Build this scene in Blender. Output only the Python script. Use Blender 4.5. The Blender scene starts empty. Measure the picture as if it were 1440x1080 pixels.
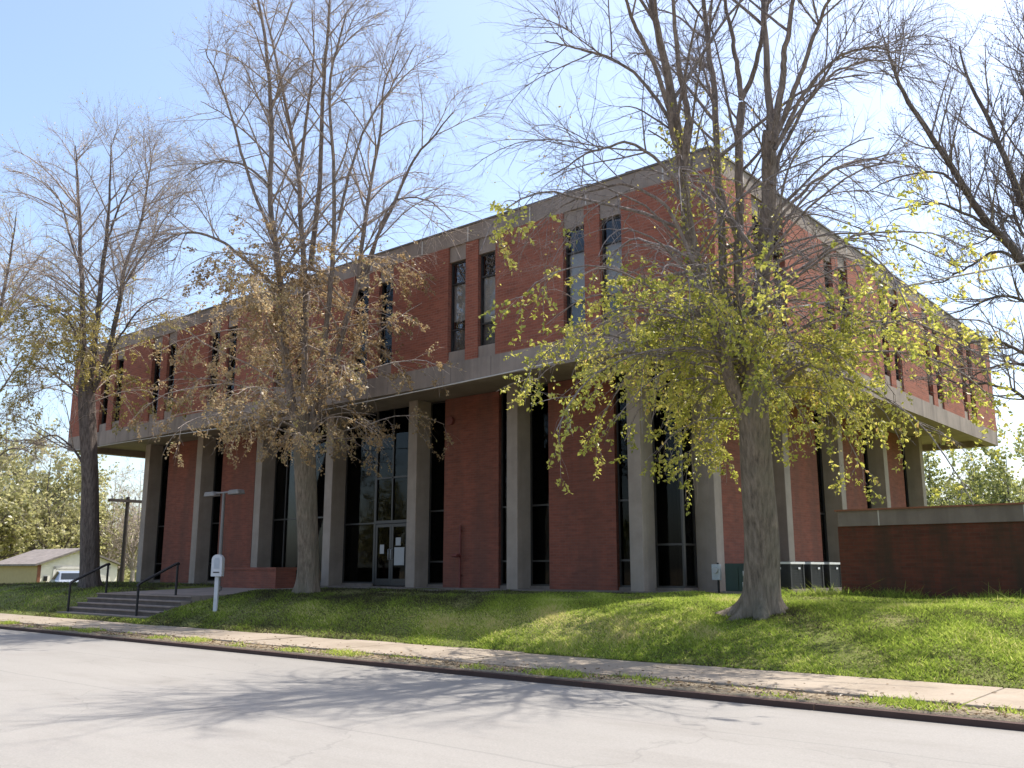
import bpy, math, random
import numpy as np
rng = np.random.default_rng(7)
random.seed(7)
S = bpy.context.scene
COL = S.collection
R_ = math.radians

# ------------------------------------------------------------------ camera
F_ = 1299.0 / 1440.0
PITCH = math.atan(260 / 1299.0)
YAW = R_(40.3)
EYE = np.array([0, 0, 1.6])
Hh = np.array([-math.sin(YAW), math.cos(YAW), 0]); Rr = np.array([math.cos(YAW), math.sin(YAW), 0]); Uu = np.array([0, 0, 1.0])
FW = Hh * math.cos(PITCH) + Uu * math.sin(PITCH); UP = -Hh * math.sin(PITCH) + Uu * math.cos(PITCH)
cam = bpy.data.objects.new('camera', bpy.data.cameras.new('camera'))
COL.objects.link(cam)
cam.data.sensor_width = 36; cam.data.lens = 36 * F_
cam.data.clip_end = 5000; cam.data.clip_start = 0.05
cam.location = EYE
cam.rotation_euler = (R_(90) + PITCH, 0, YAW)
S.camera = cam

def W(x, y, d):
    """survey helper: a measured bearing and a distance along the view axis -> world point"""
    return EYE + (FW + Rr * (x - 720) / 1299.0 - UP * (y - 540) / 1299.0) * d

# ------------------------------------------------------------------ helpers
def tag(o, label=None, cat=None, group=None, kind=None):
    if label: o['label'] = label
    if cat: o['category'] = cat
    if group: o['group'] = group
    if kind: o['kind'] = kind
    return o

def empty(name, loc=(0, 0, 0), rz=0):
    o = bpy.data.objects.new(name, None); COL.objects.link(o)
    o.empty_display_size = .2
    o.location = loc; o.rotation_euler = (0, 0, rz)
    return o

class MB:
    def __init__(s): s.v = []; s.f = []; s.uv = []; s.m = []; s.sm = []
    def face(s, pts, mi=0, uv=None, smooth=False):
        b = len(s.v); s.v += [tuple(p) for p in pts]; s.f.append(tuple(range(b, b + len(pts))))
        if uv is None:
            a = np.array(pts, float); n = np.cross(a[1] - a[0], a[2] - a[0]); n = np.abs(n)
            k = int(np.argmax(n))
            uv = [(p[1], p[2]) if k == 0 else (p[0], p[2]) if k == 1 else (p[0], p[1]) for p in a]
        s.uv += [tuple(u) for u in uv]; s.m.append(mi); s.sm.append(smooth)
    def box(s, a, b, mi=0, skip=''):
        x0, y0, z0 = a; x1, y1, z1 = b
        P = lambda i, j, k: ((x0, x1)[i], (y0, y1)[j], (z0, z1)[k])
        F = {'-y': [P(0,0,0),P(1,0,0),P(1,0,1),P(0,0,1)], '+y': [P(1,1,0),P(0,1,0),P(0,1,1),P(1,1,1)],
             '-x': [P(0,1,0),P(0,0,0),P(0,0,1),P(0,1,1)], '+x': [P(1,0,0),P(1,1,0),P(1,1,1),P(1,0,1)],
             '-z': [P(0,1,0),P(1,1,0),P(1,0,0),P(0,0,0)], '+z': [P(0,0,1),P(1,0,1),P(1,1,1),P(0,1,1)]}
        for k, q in F.items():
            if k not in skip: s.face(q, mi)
        return s
    def prism(s, poly, axis, a, b, mi=0):
        """poly: list of 2D (u,v); axis 'x' -> (y,z) profile, 'y' -> (x,z), 'z' -> (x,y)"""
        def p(u, v, t): return {'x': (t, u, v), 'y': (u, t, v), 'z': (u, v, t)}[axis]
        A = [p(u, v, a) for u, v in poly]; B = [p(u, v, b) for u, v in poly]
        n = len(poly)
        s.face(A[::-1], mi); s.face(B, mi)
        for i in range(n):
            j = (i + 1) % n
            s.face([A[i], A[j], B[j], B[i]], mi)
        return s
    def tube(s, pts, rad, n=8, mi=0, caps=True, smooth=True):
        pts = np.array(pts, float)
        rad = np.full(len(pts), rad) if np.isscalar(rad) else np.array(rad, float)
        V, Fc = tubes(pts[None], rad[None], n)
        b = len(s.v)
        for q in Fc:
            s.f.append(tuple(int(i) + b for i in q)); s.m.append(mi); s.sm.append(smooth)
            s.uv += [(V[i][0] + V[i][1], V[i][2]) for i in q]
        s.v += [tuple(p) for p in V]
        if caps:
            K = len(pts)
            for ring, rev in ((range(0, n), True), (range((K - 1) * n, K * n), False)):
                q = [V[i] for i in ring]
                s.face(q[::-1] if rev else q, mi)
        return s
    def build(s, name, mats, parent=None, loc=None, bevel=0):
        me = bpy.data.meshes.new(name)
        me.from_pydata(s.v, [], s.f)
        uvl = me.uv_layers.new(name='UVMap')
        uvl.data.foreach_set('uv', np.array(s.uv, dtype=np.float32).ravel())
        me.polygons.foreach_set('material_index', np.array(s.m, dtype=np.int32))
        me.polygons.foreach_set('use_smooth', np.array(s.sm, dtype=bool))
        for m in (mats if isinstance(mats, (list, tuple)) else [mats]): me.materials.append(m)
        me.update()
        o = bpy.data.objects.new(name, me); COL.objects.link(o)
        if parent: o.parent = parent
        if loc is not None: o.location = loc
        if bevel:
            bv = o.modifiers.new('bevel', 'BEVEL'); bv.width = bevel; bv.segments = 2; bv.limit_method = 'ANGLE'
            wl = o.modifiers.new('weld', 'WELD'); wl.merge_threshold = .0005
            o.modifiers.move(1, 0)
        return o

def tubes(P, Rad, n):
    """P [N,K,3], Rad [N,K] -> vertices and quad faces of N tapered tubes"""
    N, K, _ = P.shape
    T = np.gradient(P, axis=1)
    T /= np.linalg.norm(T, axis=2, keepdims=True) + 1e-9
    m = T.mean(axis=1); m /= np.linalg.norm(m, axis=1, keepdims=True) + 1e-9
    ref = np.where(np.abs(m[:, 2:3]) < .8, np.array([[0, 0, 1.0]]), np.array([[1.0, 0, 0]]))
    ref = ref[:, None, :].repeat(K, 1)
    A = np.cross(T, ref); A /= np.linalg.norm(A, axis=2, keepdims=True) + 1e-9
    B = np.cross(T, A)
    ang = np.arange(n) * 2 * math.pi / n
    V = P[:, :, None, :] + Rad[:, :, None, None] * (A[:, :, None, :] * np.cos(ang)[None, None, :, None] + B[:, :, None, :] * np.sin(ang)[None, None, :, None])
    idx = np.arange(N * K * n).reshape(N, K, n)
    a = idx[:, :-1, :]; b = np.roll(idx, -1, axis=2)[:, :-1, :]
    c = np.roll(idx, -1, axis=2)[:, 1:, :]; d = idx[:, 1:, :]
    Fc = np.stack([d, c, b, a], axis=-1).reshape(-1, 4)
    return V.reshape(-1, 3), Fc

def raw_mesh(name, V, Fc, mats, parent=None, smooth=True, attr=None, midx=None):
    me = bpy.data.meshes.new(name)
    V = np.asarray(V, dtype=np.float32); Fc = np.asarray(Fc, dtype=np.int32)
    k = Fc.shape[1]
    me.vertices.add(len(V)); me.vertices.foreach_set('co', V.ravel())
    me.loops.add(Fc.size); me.loops.foreach_set('vertex_index', Fc.ravel())
    me.polygons.add(len(Fc))
    me.polygons.foreach_set('loop_start', np.arange(0, Fc.size, k, dtype=np.int32))
    me.polygons.foreach_set('loop_total', np.full(len(Fc), k, dtype=np.int32))
    me.polygons.foreach_set('use_smooth', np.full(len(Fc), smooth, dtype=bool))
    if attr is not None:
        at = me.attributes.new('tint', 'FLOAT', 'POINT'); at.data.foreach_set('value', np.asarray(attr, dtype=np.float32))
    for m in (mats if isinstance(mats, (list, tuple)) else [mats]): me.materials.append(m)
    me.update(calc_edges=True); me.validate()
    o = bpy.data.objects.new(name, me); COL.objects.link(o)
    if parent: o.parent = parent
    return o

# ------------------------------------------------------------------ materials
def mat(name):
    m = bpy.data.materials.new(name); m.use_nodes = True
    nt = m.node_tree; nt.nodes.clear()
    out = nt.nodes.new('ShaderNodeOutputMaterial')
    return m, nt, out
def nd(nt, t, **kw):
    n = nt.nodes.new(t)
    for k, v in kw.items():
        if k.startswith('_'): setattr(n, k[1:], v)
        else: n.inputs[k.replace('__', ' ')].default_value = v
    return n
def lk(nt, a, b): nt.links.new(a, b)
def c4(c): return (c[0], c[1], c[2], 1)
def ramp(nt, fac, stops):
    r = nt.nodes.new('ShaderNodeValToRGB'); e = r.color_ramp.elements
    while len(e) < len(stops): e.new(.5)
    for i, (p, c) in enumerate(stops): e[i].position = p; e[i].color = c4(c)
    lk(nt, fac, r.inputs[0]); return r.outputs[0]
def noise(nt, vec, scale, detail=4, rough=.55):
    n = nd(nt, 'ShaderNodeTexNoise', Scale=scale, Detail=detail, Roughness=rough)
    if vec is not None: lk(nt, vec, n.inputs['Vector'])
    return n.outputs['Fac']
def mapped(nt, vec, sc):
    m = nd(nt, 'ShaderNodeMapping'); m.inputs['Scale'].default_value = sc; lk(nt, vec, m.inputs['Vector']); return m.outputs[0]
def mixc(nt, fac, a, b, mode='MIX'):
    m = nt.nodes.new('ShaderNodeMix'); m.data_type = 'RGBA'; m.blend_type = mode
    for sock, v in ((m.inputs[0], fac), (m.inputs[6], a), (m.inputs[7], b)):
        if hasattr(v, 'links') or hasattr(v, 'is_linked'): lk(nt, v, sock)
        elif isinstance(v, (int, float)): sock.default_value = v
        else: sock.default_value = c4(v)
    return m.outputs[2]
def pbsdf(nt, out, color, rough=.8, spec=.3, metal=0, bump=None, bump_d=.01, bump_s=.4):
    p = nd(nt, 'ShaderNodeBsdfPrincipled'); 
    if hasattr(color, 'links'): lk(nt, color, p.inputs['Base Color'])
    else: p.inputs['Base Color'].default_value = c4(color)
    p.inputs['Roughness'].default_value = rough; p.inputs['Metallic'].default_value = metal
    p.inputs['Specular IOR Level'].default_value = spec
    if bump is not None:
        b = nd(nt, 'ShaderNodeBump', Strength=bump_s, Distance=bump_d); lk(nt, bump, b.inputs['Height']); lk(nt, b.outputs[0], p.inputs['Normal'])
    lk(nt, p.outputs[0], out.inputs[0]); return p
def coords(nt, kind='Object'):
    return nd(nt, 'ShaderNodeTexCoord').outputs[kind]

def simple(name, col, rough=.6, var=.15, scale=4, spec=.3, metal=0):
    m, nt, out = mat(name)
    f = noise(nt, coords(nt), scale)
    c = ramp(nt, f, [(.3, tuple(x * (1 - var) for x in col)), (.7, tuple(min(1, x * (1 + var)) for x in col))])
    pbsdf(nt, out, c, rough, spec, metal)
    return m

def brick(name, c1, c2, mortar, stain=None, stain_amt=.35):
    m, nt, out = mat(name)
    uv = coords(nt, 'UV')
    b = nd(nt, 'ShaderNodeTexBrick', Scale=1.0)
    b.offset = .5
    lk(nt, uv, b.inputs['Vector'])
    b.inputs['Color1'].default_value = c4(c1); b.inputs['Color2'].default_value = c4(c2); b.inputs['Mortar'].default_value = c4(mortar)
    b.inputs['Brick Width'].default_value = .215; b.inputs['Row Height'].default_value = .075
    b.inputs['Mortar Size'].default_value = .006; b.inputs['Mortar Smooth'].default_value = .2; b.inputs['Bias'].default_value = -.1
    f = noise(nt, uv, .55, 5, .6)
    c = mixc(nt, ramp(nt, f, [(.3, (.0, .0, .0)), (.75, (.5, .5, .5))]), b.outputs['Color'], tuple(x * .72 for x in c2))
    f3 = noise(nt, mapped(nt, uv, (2.2, 9.0, 1)), 1.0, 3)
    c = mixc(nt, ramp(nt, f3, [(.35, (0, 0, 0)), (.7, (.45, .45, .45))]), c, tuple(min(1, x * 1.35) for x in c1))
    if stain:
        f2 = noise(nt, mapped(nt, uv, (1.6, .25, 1)), 1.0, 5, .65)
        c = mixc(nt, ramp(nt, f2, [(.42, (0, 0, 0)), (.62, (stain_amt,) * 3)]), c, stain)
    pbsdf(nt, out, c, .88, .2, bump=b.outputs['Fac'], bump_d=-.006, bump_s=.5)
    return m

def concrete(name, base, streak=.5, rough=.85):
    m, nt, out = mat(name)
    uv = coords(nt, 'UV')
    f = noise(nt, uv, 1.3, 6, .65)
    c = ramp(nt, f, [(.25, tuple(x * .78 for x in base)), (.75, tuple(x * 1.15 for x in base))])
    f2 = noise(nt, mapped(nt, uv, (2.4, .22, 1)), 1.0, 5, .6)
    c = mixc(nt, ramp(nt, f2, [(.45, (0, 0, 0)), (.72, (streak,) * 3)]), c, tuple(x * .5 for x in base))
    f3 = noise(nt, uv, 28, 3)
    pbsdf(nt, out, c, rough, .2, bump=f3, bump_d=.004, bump_s=.35)
    return m

M = {}
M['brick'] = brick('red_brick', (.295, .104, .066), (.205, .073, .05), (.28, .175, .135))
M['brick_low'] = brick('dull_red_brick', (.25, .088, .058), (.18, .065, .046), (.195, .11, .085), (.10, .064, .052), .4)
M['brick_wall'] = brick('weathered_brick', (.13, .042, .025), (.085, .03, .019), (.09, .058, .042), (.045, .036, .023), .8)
M['conc'] = concrete('weathered_concrete', (.29, .24, .203), .68)
M['conc_col'] = concrete('column_concrete', (.34, .285, .237), .35)
M['conc_dark'] = concrete('stained_concrete', (.205, .168, .14), .6)
M['soffit'] = concrete('soffit_plaster', (.27, .225, .18), .2)
M['seal'] = simple('joint_sealant', (.5, .47, .43))
M['coping'] = simple('coping_metal', (.14, .125, .11), .5)
M['frame'] = simple('bronze_frame', (.03, .027, .024), .4, spec=.5)
M['frame_side'] = simple('grey_frame', (.10, .095, .09), .4, spec=.5)
M['void'] = simple('dark_interior', (.022, .02, .019), .9, spec=.05)
M['blind'] = simple('window_blind', (.36, .35, .325), .9, .1, 2)
M['curtain'] = simple('tan_curtain', (.15, .12, .075), .9, .3, 3)
M['paper'] = simple('white_paper', (.4, .4, .39), .8, .03)
M['metal_dark'] = simple('black_paint', (.014, .014, .016), .45, .2, 8)
M['galv'] = simple('galvanised_steel', (.34, .35, .36), .5, .15, 6, .5, .3)
M['ac_grey'] = simple('condenser_grey', (.035, .036, .038), .6, .15, 5, .2)
M['ac_top'] = simple('condenser_top', (.55, .55, .54), .5, .08, 4, .4)
M['green_box'] = simple('green_cabinet', (.012, .032, .026), .5, .15, 3, .4)
M['meter'] = simple('meter_grey', (.38, .41, .43), .5, .1)
M['white'] = simple('white_paint', (.55, .56, .58), .5, .08, 5, .4)
M['white_inset'] = simple('grey_panel', (.40, .43, .47), .5, .08, 5, .4)
M['pipe_red'] = simple('red_pipe', (.17, .05, .04), .5, .15)
M['lamp_body'] = simple('lamp_grey', (.2, .19, .18), .5, .1)
M['wood_pole'] = simple('pole_wood', (.045, .035, .03), .9, .3, 3)
M['cable'] = simple('aluminium_cable', (.42, .40, .37), .6, .1)
M['yellow_wall'] = simple('cream_siding', (.82, .77, .66), .8, .06)
M['tan_wall'] = simple('tan_siding', (.40, .32, .17), .8, .06)
M['g_white'] = simple('white_siding', (.66, .63, .58), .7, .05)
M['shingle'] = simple('brown_shingles', (.19, .165, .15), .95, .25, 3)
M['shed_blue'] = simple('pale_blue_siding', (.42, .47, .53), .8, .06)
M['brown_trim'] = simple('red_brown_trim', (.22, .09, .05), .7)
M['car_paint'] = simple('silver_blue_paint', (.30, .34, .40), .28, .05, 2, .6, .4)
M['car_glass'] = simple('car_glass', (.02, .025, .03), .08, .1, 2, .6)
M['tyre'] = simple('tyre_rubber', (.02, .02, .02), .9)
M['rim'] = simple('wheel_rim', (.4, .4, .4), .35, .1, 2, .5, .7)
M['red_lens'] = simple('red_lens', (.3, .015, .012), .25, .1, 2, .5)

# glass: tinted, see-through, mirror-like at a slant
for gname, tcol, ior in (('window_glass', .93, 1.33), ('dark_glass', .42, 1.21)):
  m, nt, out = mat(gname)
  tr = nd(nt, 'ShaderNodeBsdfTransparent'); tr.inputs[0].default_value = (tcol, tcol, tcol, 1)
  gl = nd(nt, 'ShaderNodeBsdfGlossy', Roughness=.02); gl.inputs[0].default_value = (.85, .88, .9, 1)
  fr = nd(nt, 'ShaderNodeFresnel', IOR=ior)
  bn = nd(nt, 'ShaderNodeBump', Strength=.08, Distance=.02); lk(nt, noise(nt, coords(nt), 1.4, 2), bn.inputs['Height'])
  lk(nt, bn.outputs[0], gl.inputs['Normal'])
  mx = nd(nt, 'ShaderNodeMixShader'); lk(nt, fr.outputs[0], mx.inputs[0]); lk(nt, tr.outputs[0], mx.inputs[1]); lk(nt, gl.outputs[0], mx.inputs[2])
  lk(nt, mx.outputs[0], out.inputs[0]); M['glass' if tcol > .6 else 'glass_low'] = m

# bark
def bark(name, c, moss=None):
    m, nt, out = mat(name)
    g = coords(nt)
    f = noise(nt, mapped(nt, g, (12, 12, 1.5)), 1.5, 7, .72)
    cc = ramp(nt, f, [(.3, tuple(x * .35 for x in c)), (.52, c), (.75, tuple(x * 1.7 for x in c))])
    if moss:
        f2 = noise(nt, g, .9, 4)
        cc = mixc(nt, ramp(nt, f2, [(.45, (0, 0, 0)), (.65, (.6, .6, .6))]), cc, moss)
    pbsdf(nt, out, cc, .95, .1, bump=f, bump_d=.045, bump_s=1.0)
    return m
M['bark'] = bark('grey_bark', (.215, .175, .135), (.16, .15, .11))
M['limb_bark'] = bark('limb_bark', (.25, .205, .175))
M['bark_dark'] = bark('dark_bark', (.145, .12, .108))
M['twig'] = bark('twig_bark', (.40, .33, .28))
M['twig_cool'] = bark('grey_twig_bark', (.28, .24, .225))

def leafmat(name, stops, transl=.55, gloss=.03):
    m, nt, out = mat(name)
    at = nd(nt, 'ShaderNodeAttribute'); at.attribute_name = 'tint'
    c = ramp(nt, at.outputs['Fac'], stops)
    d = nd(nt, 'ShaderNodeBsdfDiffuse'); lk(nt, c, d.inputs[0])
    t = nd(nt, 'ShaderNodeBsdfTranslucent'); lk(nt, c, t.inputs[0])
    g = nd(nt, 'ShaderNodeBsdfGlossy', Roughness=.35); g.inputs[0].default_value = (.9, .9, .9, 1)
    mx = nd(nt, 'ShaderNodeMixShader', Fac=transl); lk(nt, d.outputs[0], mx.inputs[1]); lk(nt, t.outputs[0], mx.inputs[2])
    m2 = nd(nt, 'ShaderNodeMixShader', Fac=gloss); lk(nt, mx.outputs[0], m2.inputs[1]); lk(nt, g.outputs[0], m2.inputs[2])
    lk(nt, m2.outputs[0], out.inputs[0])
    return m
M['leaf_r'] = leafmat('spring_leaf', [(0, (.24, .27, .05)), (.45, (.50, .49, .09)), (.85, (.68, .60, .16)), (1, (.64, .42, .16))], .62)
M['leaf_m'] = leafmat('dry_spring_leaf', [(0, (.20, .14, .06)), (.4, (.40, .27, .13)), (.8, (.60, .47, .27)), (1, (.42, .40, .14))])
M['leaf_l'] = leafmat('olive_spring_leaf', [(0, (.20, .17, .045)), (.5, (.40, .33, .09)), (1, (.58, .47, .18))])
M['leaf_bg'] = leafmat('far_leaf', [(0, (.20, .20, .075)), (.5, (.40, .38, .16)), (1, (.62, .56, .32))], .68)
M['leaf_bg2'] = leafmat('far_green_leaf', [(0, (.13, .15, .045)), (.5, (.28, .30, .09)), (1, (.45, .44, .16))])
M['bud'] = leafmat('bud_cluster', [(0, (.08, .06, .055)), (1, (.17, .12, .10))], .3)
M['grass'] = leafmat('grass_blade', [(0, (.07, .058, .042)), (.18, (.11, .105, .05)), (.42, (.24, .33, .05)), (.7, (.42, .50, .09)), (1, (.64, .56, .27))], .5, 0)  # first two stops hold the shade tone painted into the left lawn

# ground
m, nt, out = mat('lawn_soil')
g = coords(nt)
f1 = noise(nt, g, .8, 6, .65); f2 = noise(nt, g, 9, 5, .7)
a = ramp(nt, f1, [(.3, (.09, .11, .03)), (.5, (.15, .175, .045)), (.68, (.29, .26, .11))])
b = ramp(nt, f2, [(.3, (.05, .055, .02)), (.7, (.19, .19, .065))])
c = mixc(nt, .45, a, b)
sx = nd(nt, 'ShaderNodeSeparateXYZ'); lk(nt, g, sx.inputs[0])
mr = nd(nt, 'ShaderNodeMapRange'); lk(nt, sx.outputs[1], mr.inputs[0]); mr.inputs[1].default_value = 11.2; mr.inputs[2].default_value = 12.0
dirt = ramp(nt, noise(nt, g, 6, 5, .7), [(.3, (.14, .11, .075)), (.55, (.27, .22, .155)), (.8, (.13, .12, .05))])
c = mixc(nt, mr.outputs[0], dirt, c)
pbsdf(nt, out, c, .95, .1, bump=f2, bump_d=.05, bump_s=.6); M['lawn'] = m

m, nt, out = mat('pale_road_surface')
g = coords(nt)
f1 = noise(nt, mapped(nt, g, (.12, .5, 1)), 1.0, 5, .6); f2 = noise(nt, g, 55, 3, .7); f3 = noise(nt, mapped(nt, g, (.35, 1.2, 1)), 1.0, 6, .7)
c = ramp(nt, f1, [(.3, (.215, .203, .186)), (.7, (.262, .247, .226))])
c = mixc(nt, .25, c, ramp(nt, f2, [(.3, (.15, .143, .132)), (.7, (.37, .345, .315))]))
c = mixc(nt, ramp(nt, f3, [(.5, (0, 0, 0)), (.72, (.38, .38, .38))]), c, (.165, .15, .132))
# tar seams along the lanes
sx = nd(nt, 'ShaderNodeSeparateXYZ'); lk(nt, g, sx.inputs[0])
wob = nd(nt, 'ShaderNodeMath', _operation='MULTIPLY_ADD'); lk(nt, noise(nt, mapped(nt, g, (.5, 0, 0)), 1.0, 4), wob.inputs[0]); wob.inputs[1].default_value = .25; lk(nt, sx.outputs[1], wob.inputs[2])
for y0, w, k in ((6.25, .018, .3), (8.45, .016, .28)):
    d1 = nd(nt, 'ShaderNodeMath', _operation='SUBTRACT'); lk(nt, wob.outputs[0], d1.inputs[0]); d1.inputs[1].default_value = y0
    d2 = nd(nt, 'ShaderNodeMath', _operation='ABSOLUTE'); lk(nt, d1.outputs[0], d2.inputs[0])
    d3 = nd(nt, 'ShaderNodeMapRange'); lk(nt, d2.outputs[0], d3.inputs[0]); d3.inputs[1].default_value = w * .5; d3.inputs[2].default_value = w * 1.6; d3.inputs[3].default_value = k; d3.inputs[4].default_value = 0
    c = mixc(nt, d3.outputs[0], c, (.12, .115, .11))
vo = nd(nt, 'ShaderNodeTexVoronoi', Scale=.32); vo.feature = 'DISTANCE_TO_EDGE'
wv = nd(nt, 'ShaderNodeTexNoise', Scale=1.3, Detail=6); lk(nt, g, wv.inputs['Vector'])
wm = nt.nodes.new('ShaderNodeMix'); wm.data_type = 'RGBA'; wm.blend_type = 'LINEAR_LIGHT'; wm.inputs[0].default_value = .45; lk(nt, g, wm.inputs[6]); lk(nt, wv.outputs['Color'], wm.inputs[7]); lk(nt, wm.outputs[2], vo.inputs['Vector'])
vm = nd(nt, 'ShaderNodeMapRange'); lk(nt, vo.outputs['Distance'], vm.inputs[0]); vm.inputs[1].default_value = .001; vm.inputs[2].default_value = .006; vm.inputs[3].default_value = .22; vm.inputs[4].default_value = 0
c = mixc(nt, vm.outputs[0], c, (.1, .095, .09))
# gutter grime near the kerb
gm = nd(nt, 'ShaderNodeMapRange'); lk(nt, sx.outputs[1], gm.inputs[0]); gm.inputs[1].default_value = 9.9; gm.inputs[2].default_value = 10.18; gm.inputs[4].default_value = .45
c = mixc(nt, gm.outputs[0], c, (.15, .135, .115))
pbsdf(nt, out, c, .9, .2, bump=f2, bump_d=.004, bump_s=.4); M['road'] = m

m, nt, out = mat('sidewalk_concrete')
g = coords(nt)
f1 = noise(nt, g, 1.1, 6, .7); f2 = noise(nt, g, 30, 3)
c = ramp(nt, f1, [(.3, (.23, .185, .14)), (.55, (.31, .258, .20)), (.75, (.345, .29, .23))])
c = mixc(nt, .2, c, ramp(nt, f2, [(.3, (.18, .14, .11)), (.7, (.42, .36, .28))]))
f3 = noise(nt, mapped(nt, g, (.6, 2.0, 1)), 1.0, 6, .75)
c = mixc(nt, ramp(nt, f3, [(.55, (0, 0, 0)), (.7, (.6, .6, .6))]), c, (.2, .165, .115))
pbsdf(nt, out, c, .9, .2, bump=f2, bump_d=.004, bump_s=.4); M['walk'] = m
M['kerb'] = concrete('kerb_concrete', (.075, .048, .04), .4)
M['riser'] = concrete('shade_toned_riser', (.13, .105, .09), .5)  # darker than the treads: the shade on the risers is painted in
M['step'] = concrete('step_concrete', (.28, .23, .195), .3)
M['litter'] = leafmat('leaf_litter', [(0, (.10, .065, .035)), (.5, (.2, .14, .08)), (1, (.34, .26, .16))], .2)

# ------------------------------------------------------------------ sky, sun
sun_h = np.array([.42, .91, 0]); sun_h /= np.linalg.norm(sun_h)
EL = R_(62)
sdir = np.array([sun_h[0] * math.cos(EL), sun_h[1] * math.cos(EL), math.sin(EL)])
w = bpy.data.worlds.new('World'); S.world = w; w.use_nodes = True
nt = w.node_tree; nt.nodes.clear()
wo = nt.nodes.new('ShaderNodeOutputWorld'); bg = nt.nodes.new('ShaderNodeBackground'); sk = nt.nodes.new('ShaderNodeTexSky')
sk.sky_type = 'NISHITA'; sk.sun_disc = False; sk.sun_elevation = EL; sk.sun_rotation = math.atan2(sun_h[0], sun_h[1])
sk.altitude = 150; sk.air_density = 1.0; sk.dust_density = 2.6; sk.ozone_density = 1.6
bg.inputs[1].default_value = .125
lk(nt, mixc(nt, 1.0, sk.outputs[0], (.98, .96, .94), 'MULTIPLY'), bg.inputs[0]); lk(nt, bg.outputs[0], wo.inputs[0])
sl = bpy.data.lights.new('sun', 'SUN'); sl.energy = 2.95; sl.angle = R_(.53); sl.color = (1, .95, .87)
so = bpy.data.objects.new('sun', sl); COL.objects.link(so); so.location = (0, 0, 60)
from mathutils import Vector
so.rotation_euler = Vector(-sdir).to_track_quat('-Z', 'Y').to_euler()
S.view_settings.view_transform = 'Standard'; S.view_settings.look = 'None'; S.view_settings.gamma = 1
S.view_settings.exposure = 1.42
S.render.film_transparent = False
S.cycles.use_denoising = True
try: S.cycles.denoiser = 'OPENIMAGEDENOISE'
except Exception: pass
S.cycles.max_bounces = 6; S.cycles.transparent_max_bounces = 12
S.cycles.caustics_reflective = False; S.cycles.caustics_refractive = False

# ------------------------------------------------------------------ terrain
SX0, SX1 = -29.45, -23.95           # stair width
def sstep(a, b, x):
    t = np.clip((x - a) / (b - a), 0, 1); return t * t * (3 - 2 * t)
def lawn_z(x, y):
    x = np.asarray(x, float); y = np.asarray(y, float)
    t = np.clip((y - 12.8) / 4.7, 0, 1)
    z = .2 + .79 * (1 - (1 - t) ** 2)
    z = z + .03 * sstep(17.5, 20, y) * sstep(-14, -9, x)
    m = sstep(-62, -40, x)
    z = z * m + (1 - m) * (.2 - .7 * sstep(13, 24, y))
    far = sstep(46, 80, y); z = z * (1 - far) - .4 * far
    return z + (.03 * np.sin(x * 1.1 + y * .7) * np.sin(y * 1.7 - x * .4) + .02 * np.sin(x * 2.7 + 1.3)) * sstep(12.9, 14, y) * sstep(26, 18, y) if True else z
def slab_z(y): return .85 + .13 * np.clip((y - 14.4) / 4.5, 0, 1)
def ground_z(x, y):
    z = lawn_z(x, y)
    z = np.where(y < 12.74, .10, z); z = np.where(y < 10.98, .166, z); z = np.where(y < 10.31, -.06, z)
    ins = (x > SX0 + .04) & (x < SX1 - .04)
    st = np.minimum(.02 + .45 * np.clip(y - 13.2, 0, 9), slab_z(y) - .08)
    z = np.where(ins & (y > 13.1) & (y < 20.6), np.minimum(z, st), z)
    return z
xs = np.unique(np.concatenate([[-900, -400, -200, -140, -110, -90, -80], np.arange(-72, -46, 2), np.arange(-46, 12, .5), [SX0 + .01, SX0 + .06, SX1 - .06, SX1 - .01], [15, 20, 30, 50, 90, 200, 500, 900]]))
ys = np.unique(np.concatenate([[-900, -300, -100, -30, -4, 5, 10.24, 10.29, 10.33, 10.955, 11.0, 12.72, 12.78], np.arange(12.9, 20.6, .2), [20.55, 20.7, 21.5, 23, 26, 30, 36, 42, 48, 55, 62, 70, 80, 110, 160, 300, 900]]))
XX, YY = np.meshgrid(xs, ys, indexing='ij')
ZZ = ground_z(XX, YY)
V = np.stack([XX, YY, ZZ], -1).reshape(-1, 3)
idx = np.arange(len(V)).reshape(XX.shape)
Fc = np.stack([idx[:-1, :-1], idx[1:, :-1], idx[1:, 1:], idx[:-1, 1:]], -1).reshape(-1, 4)
tag(raw_mesh('ground', V, Fc, M['lawn']), kind='structure')

b = MB(); b.face([(-400, -4, .085), (400, -4, .085), (400, 10.22, .085), (-400, 10.22, .085)])
tag(b.build('road', M['road']), kind='structure')
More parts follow.
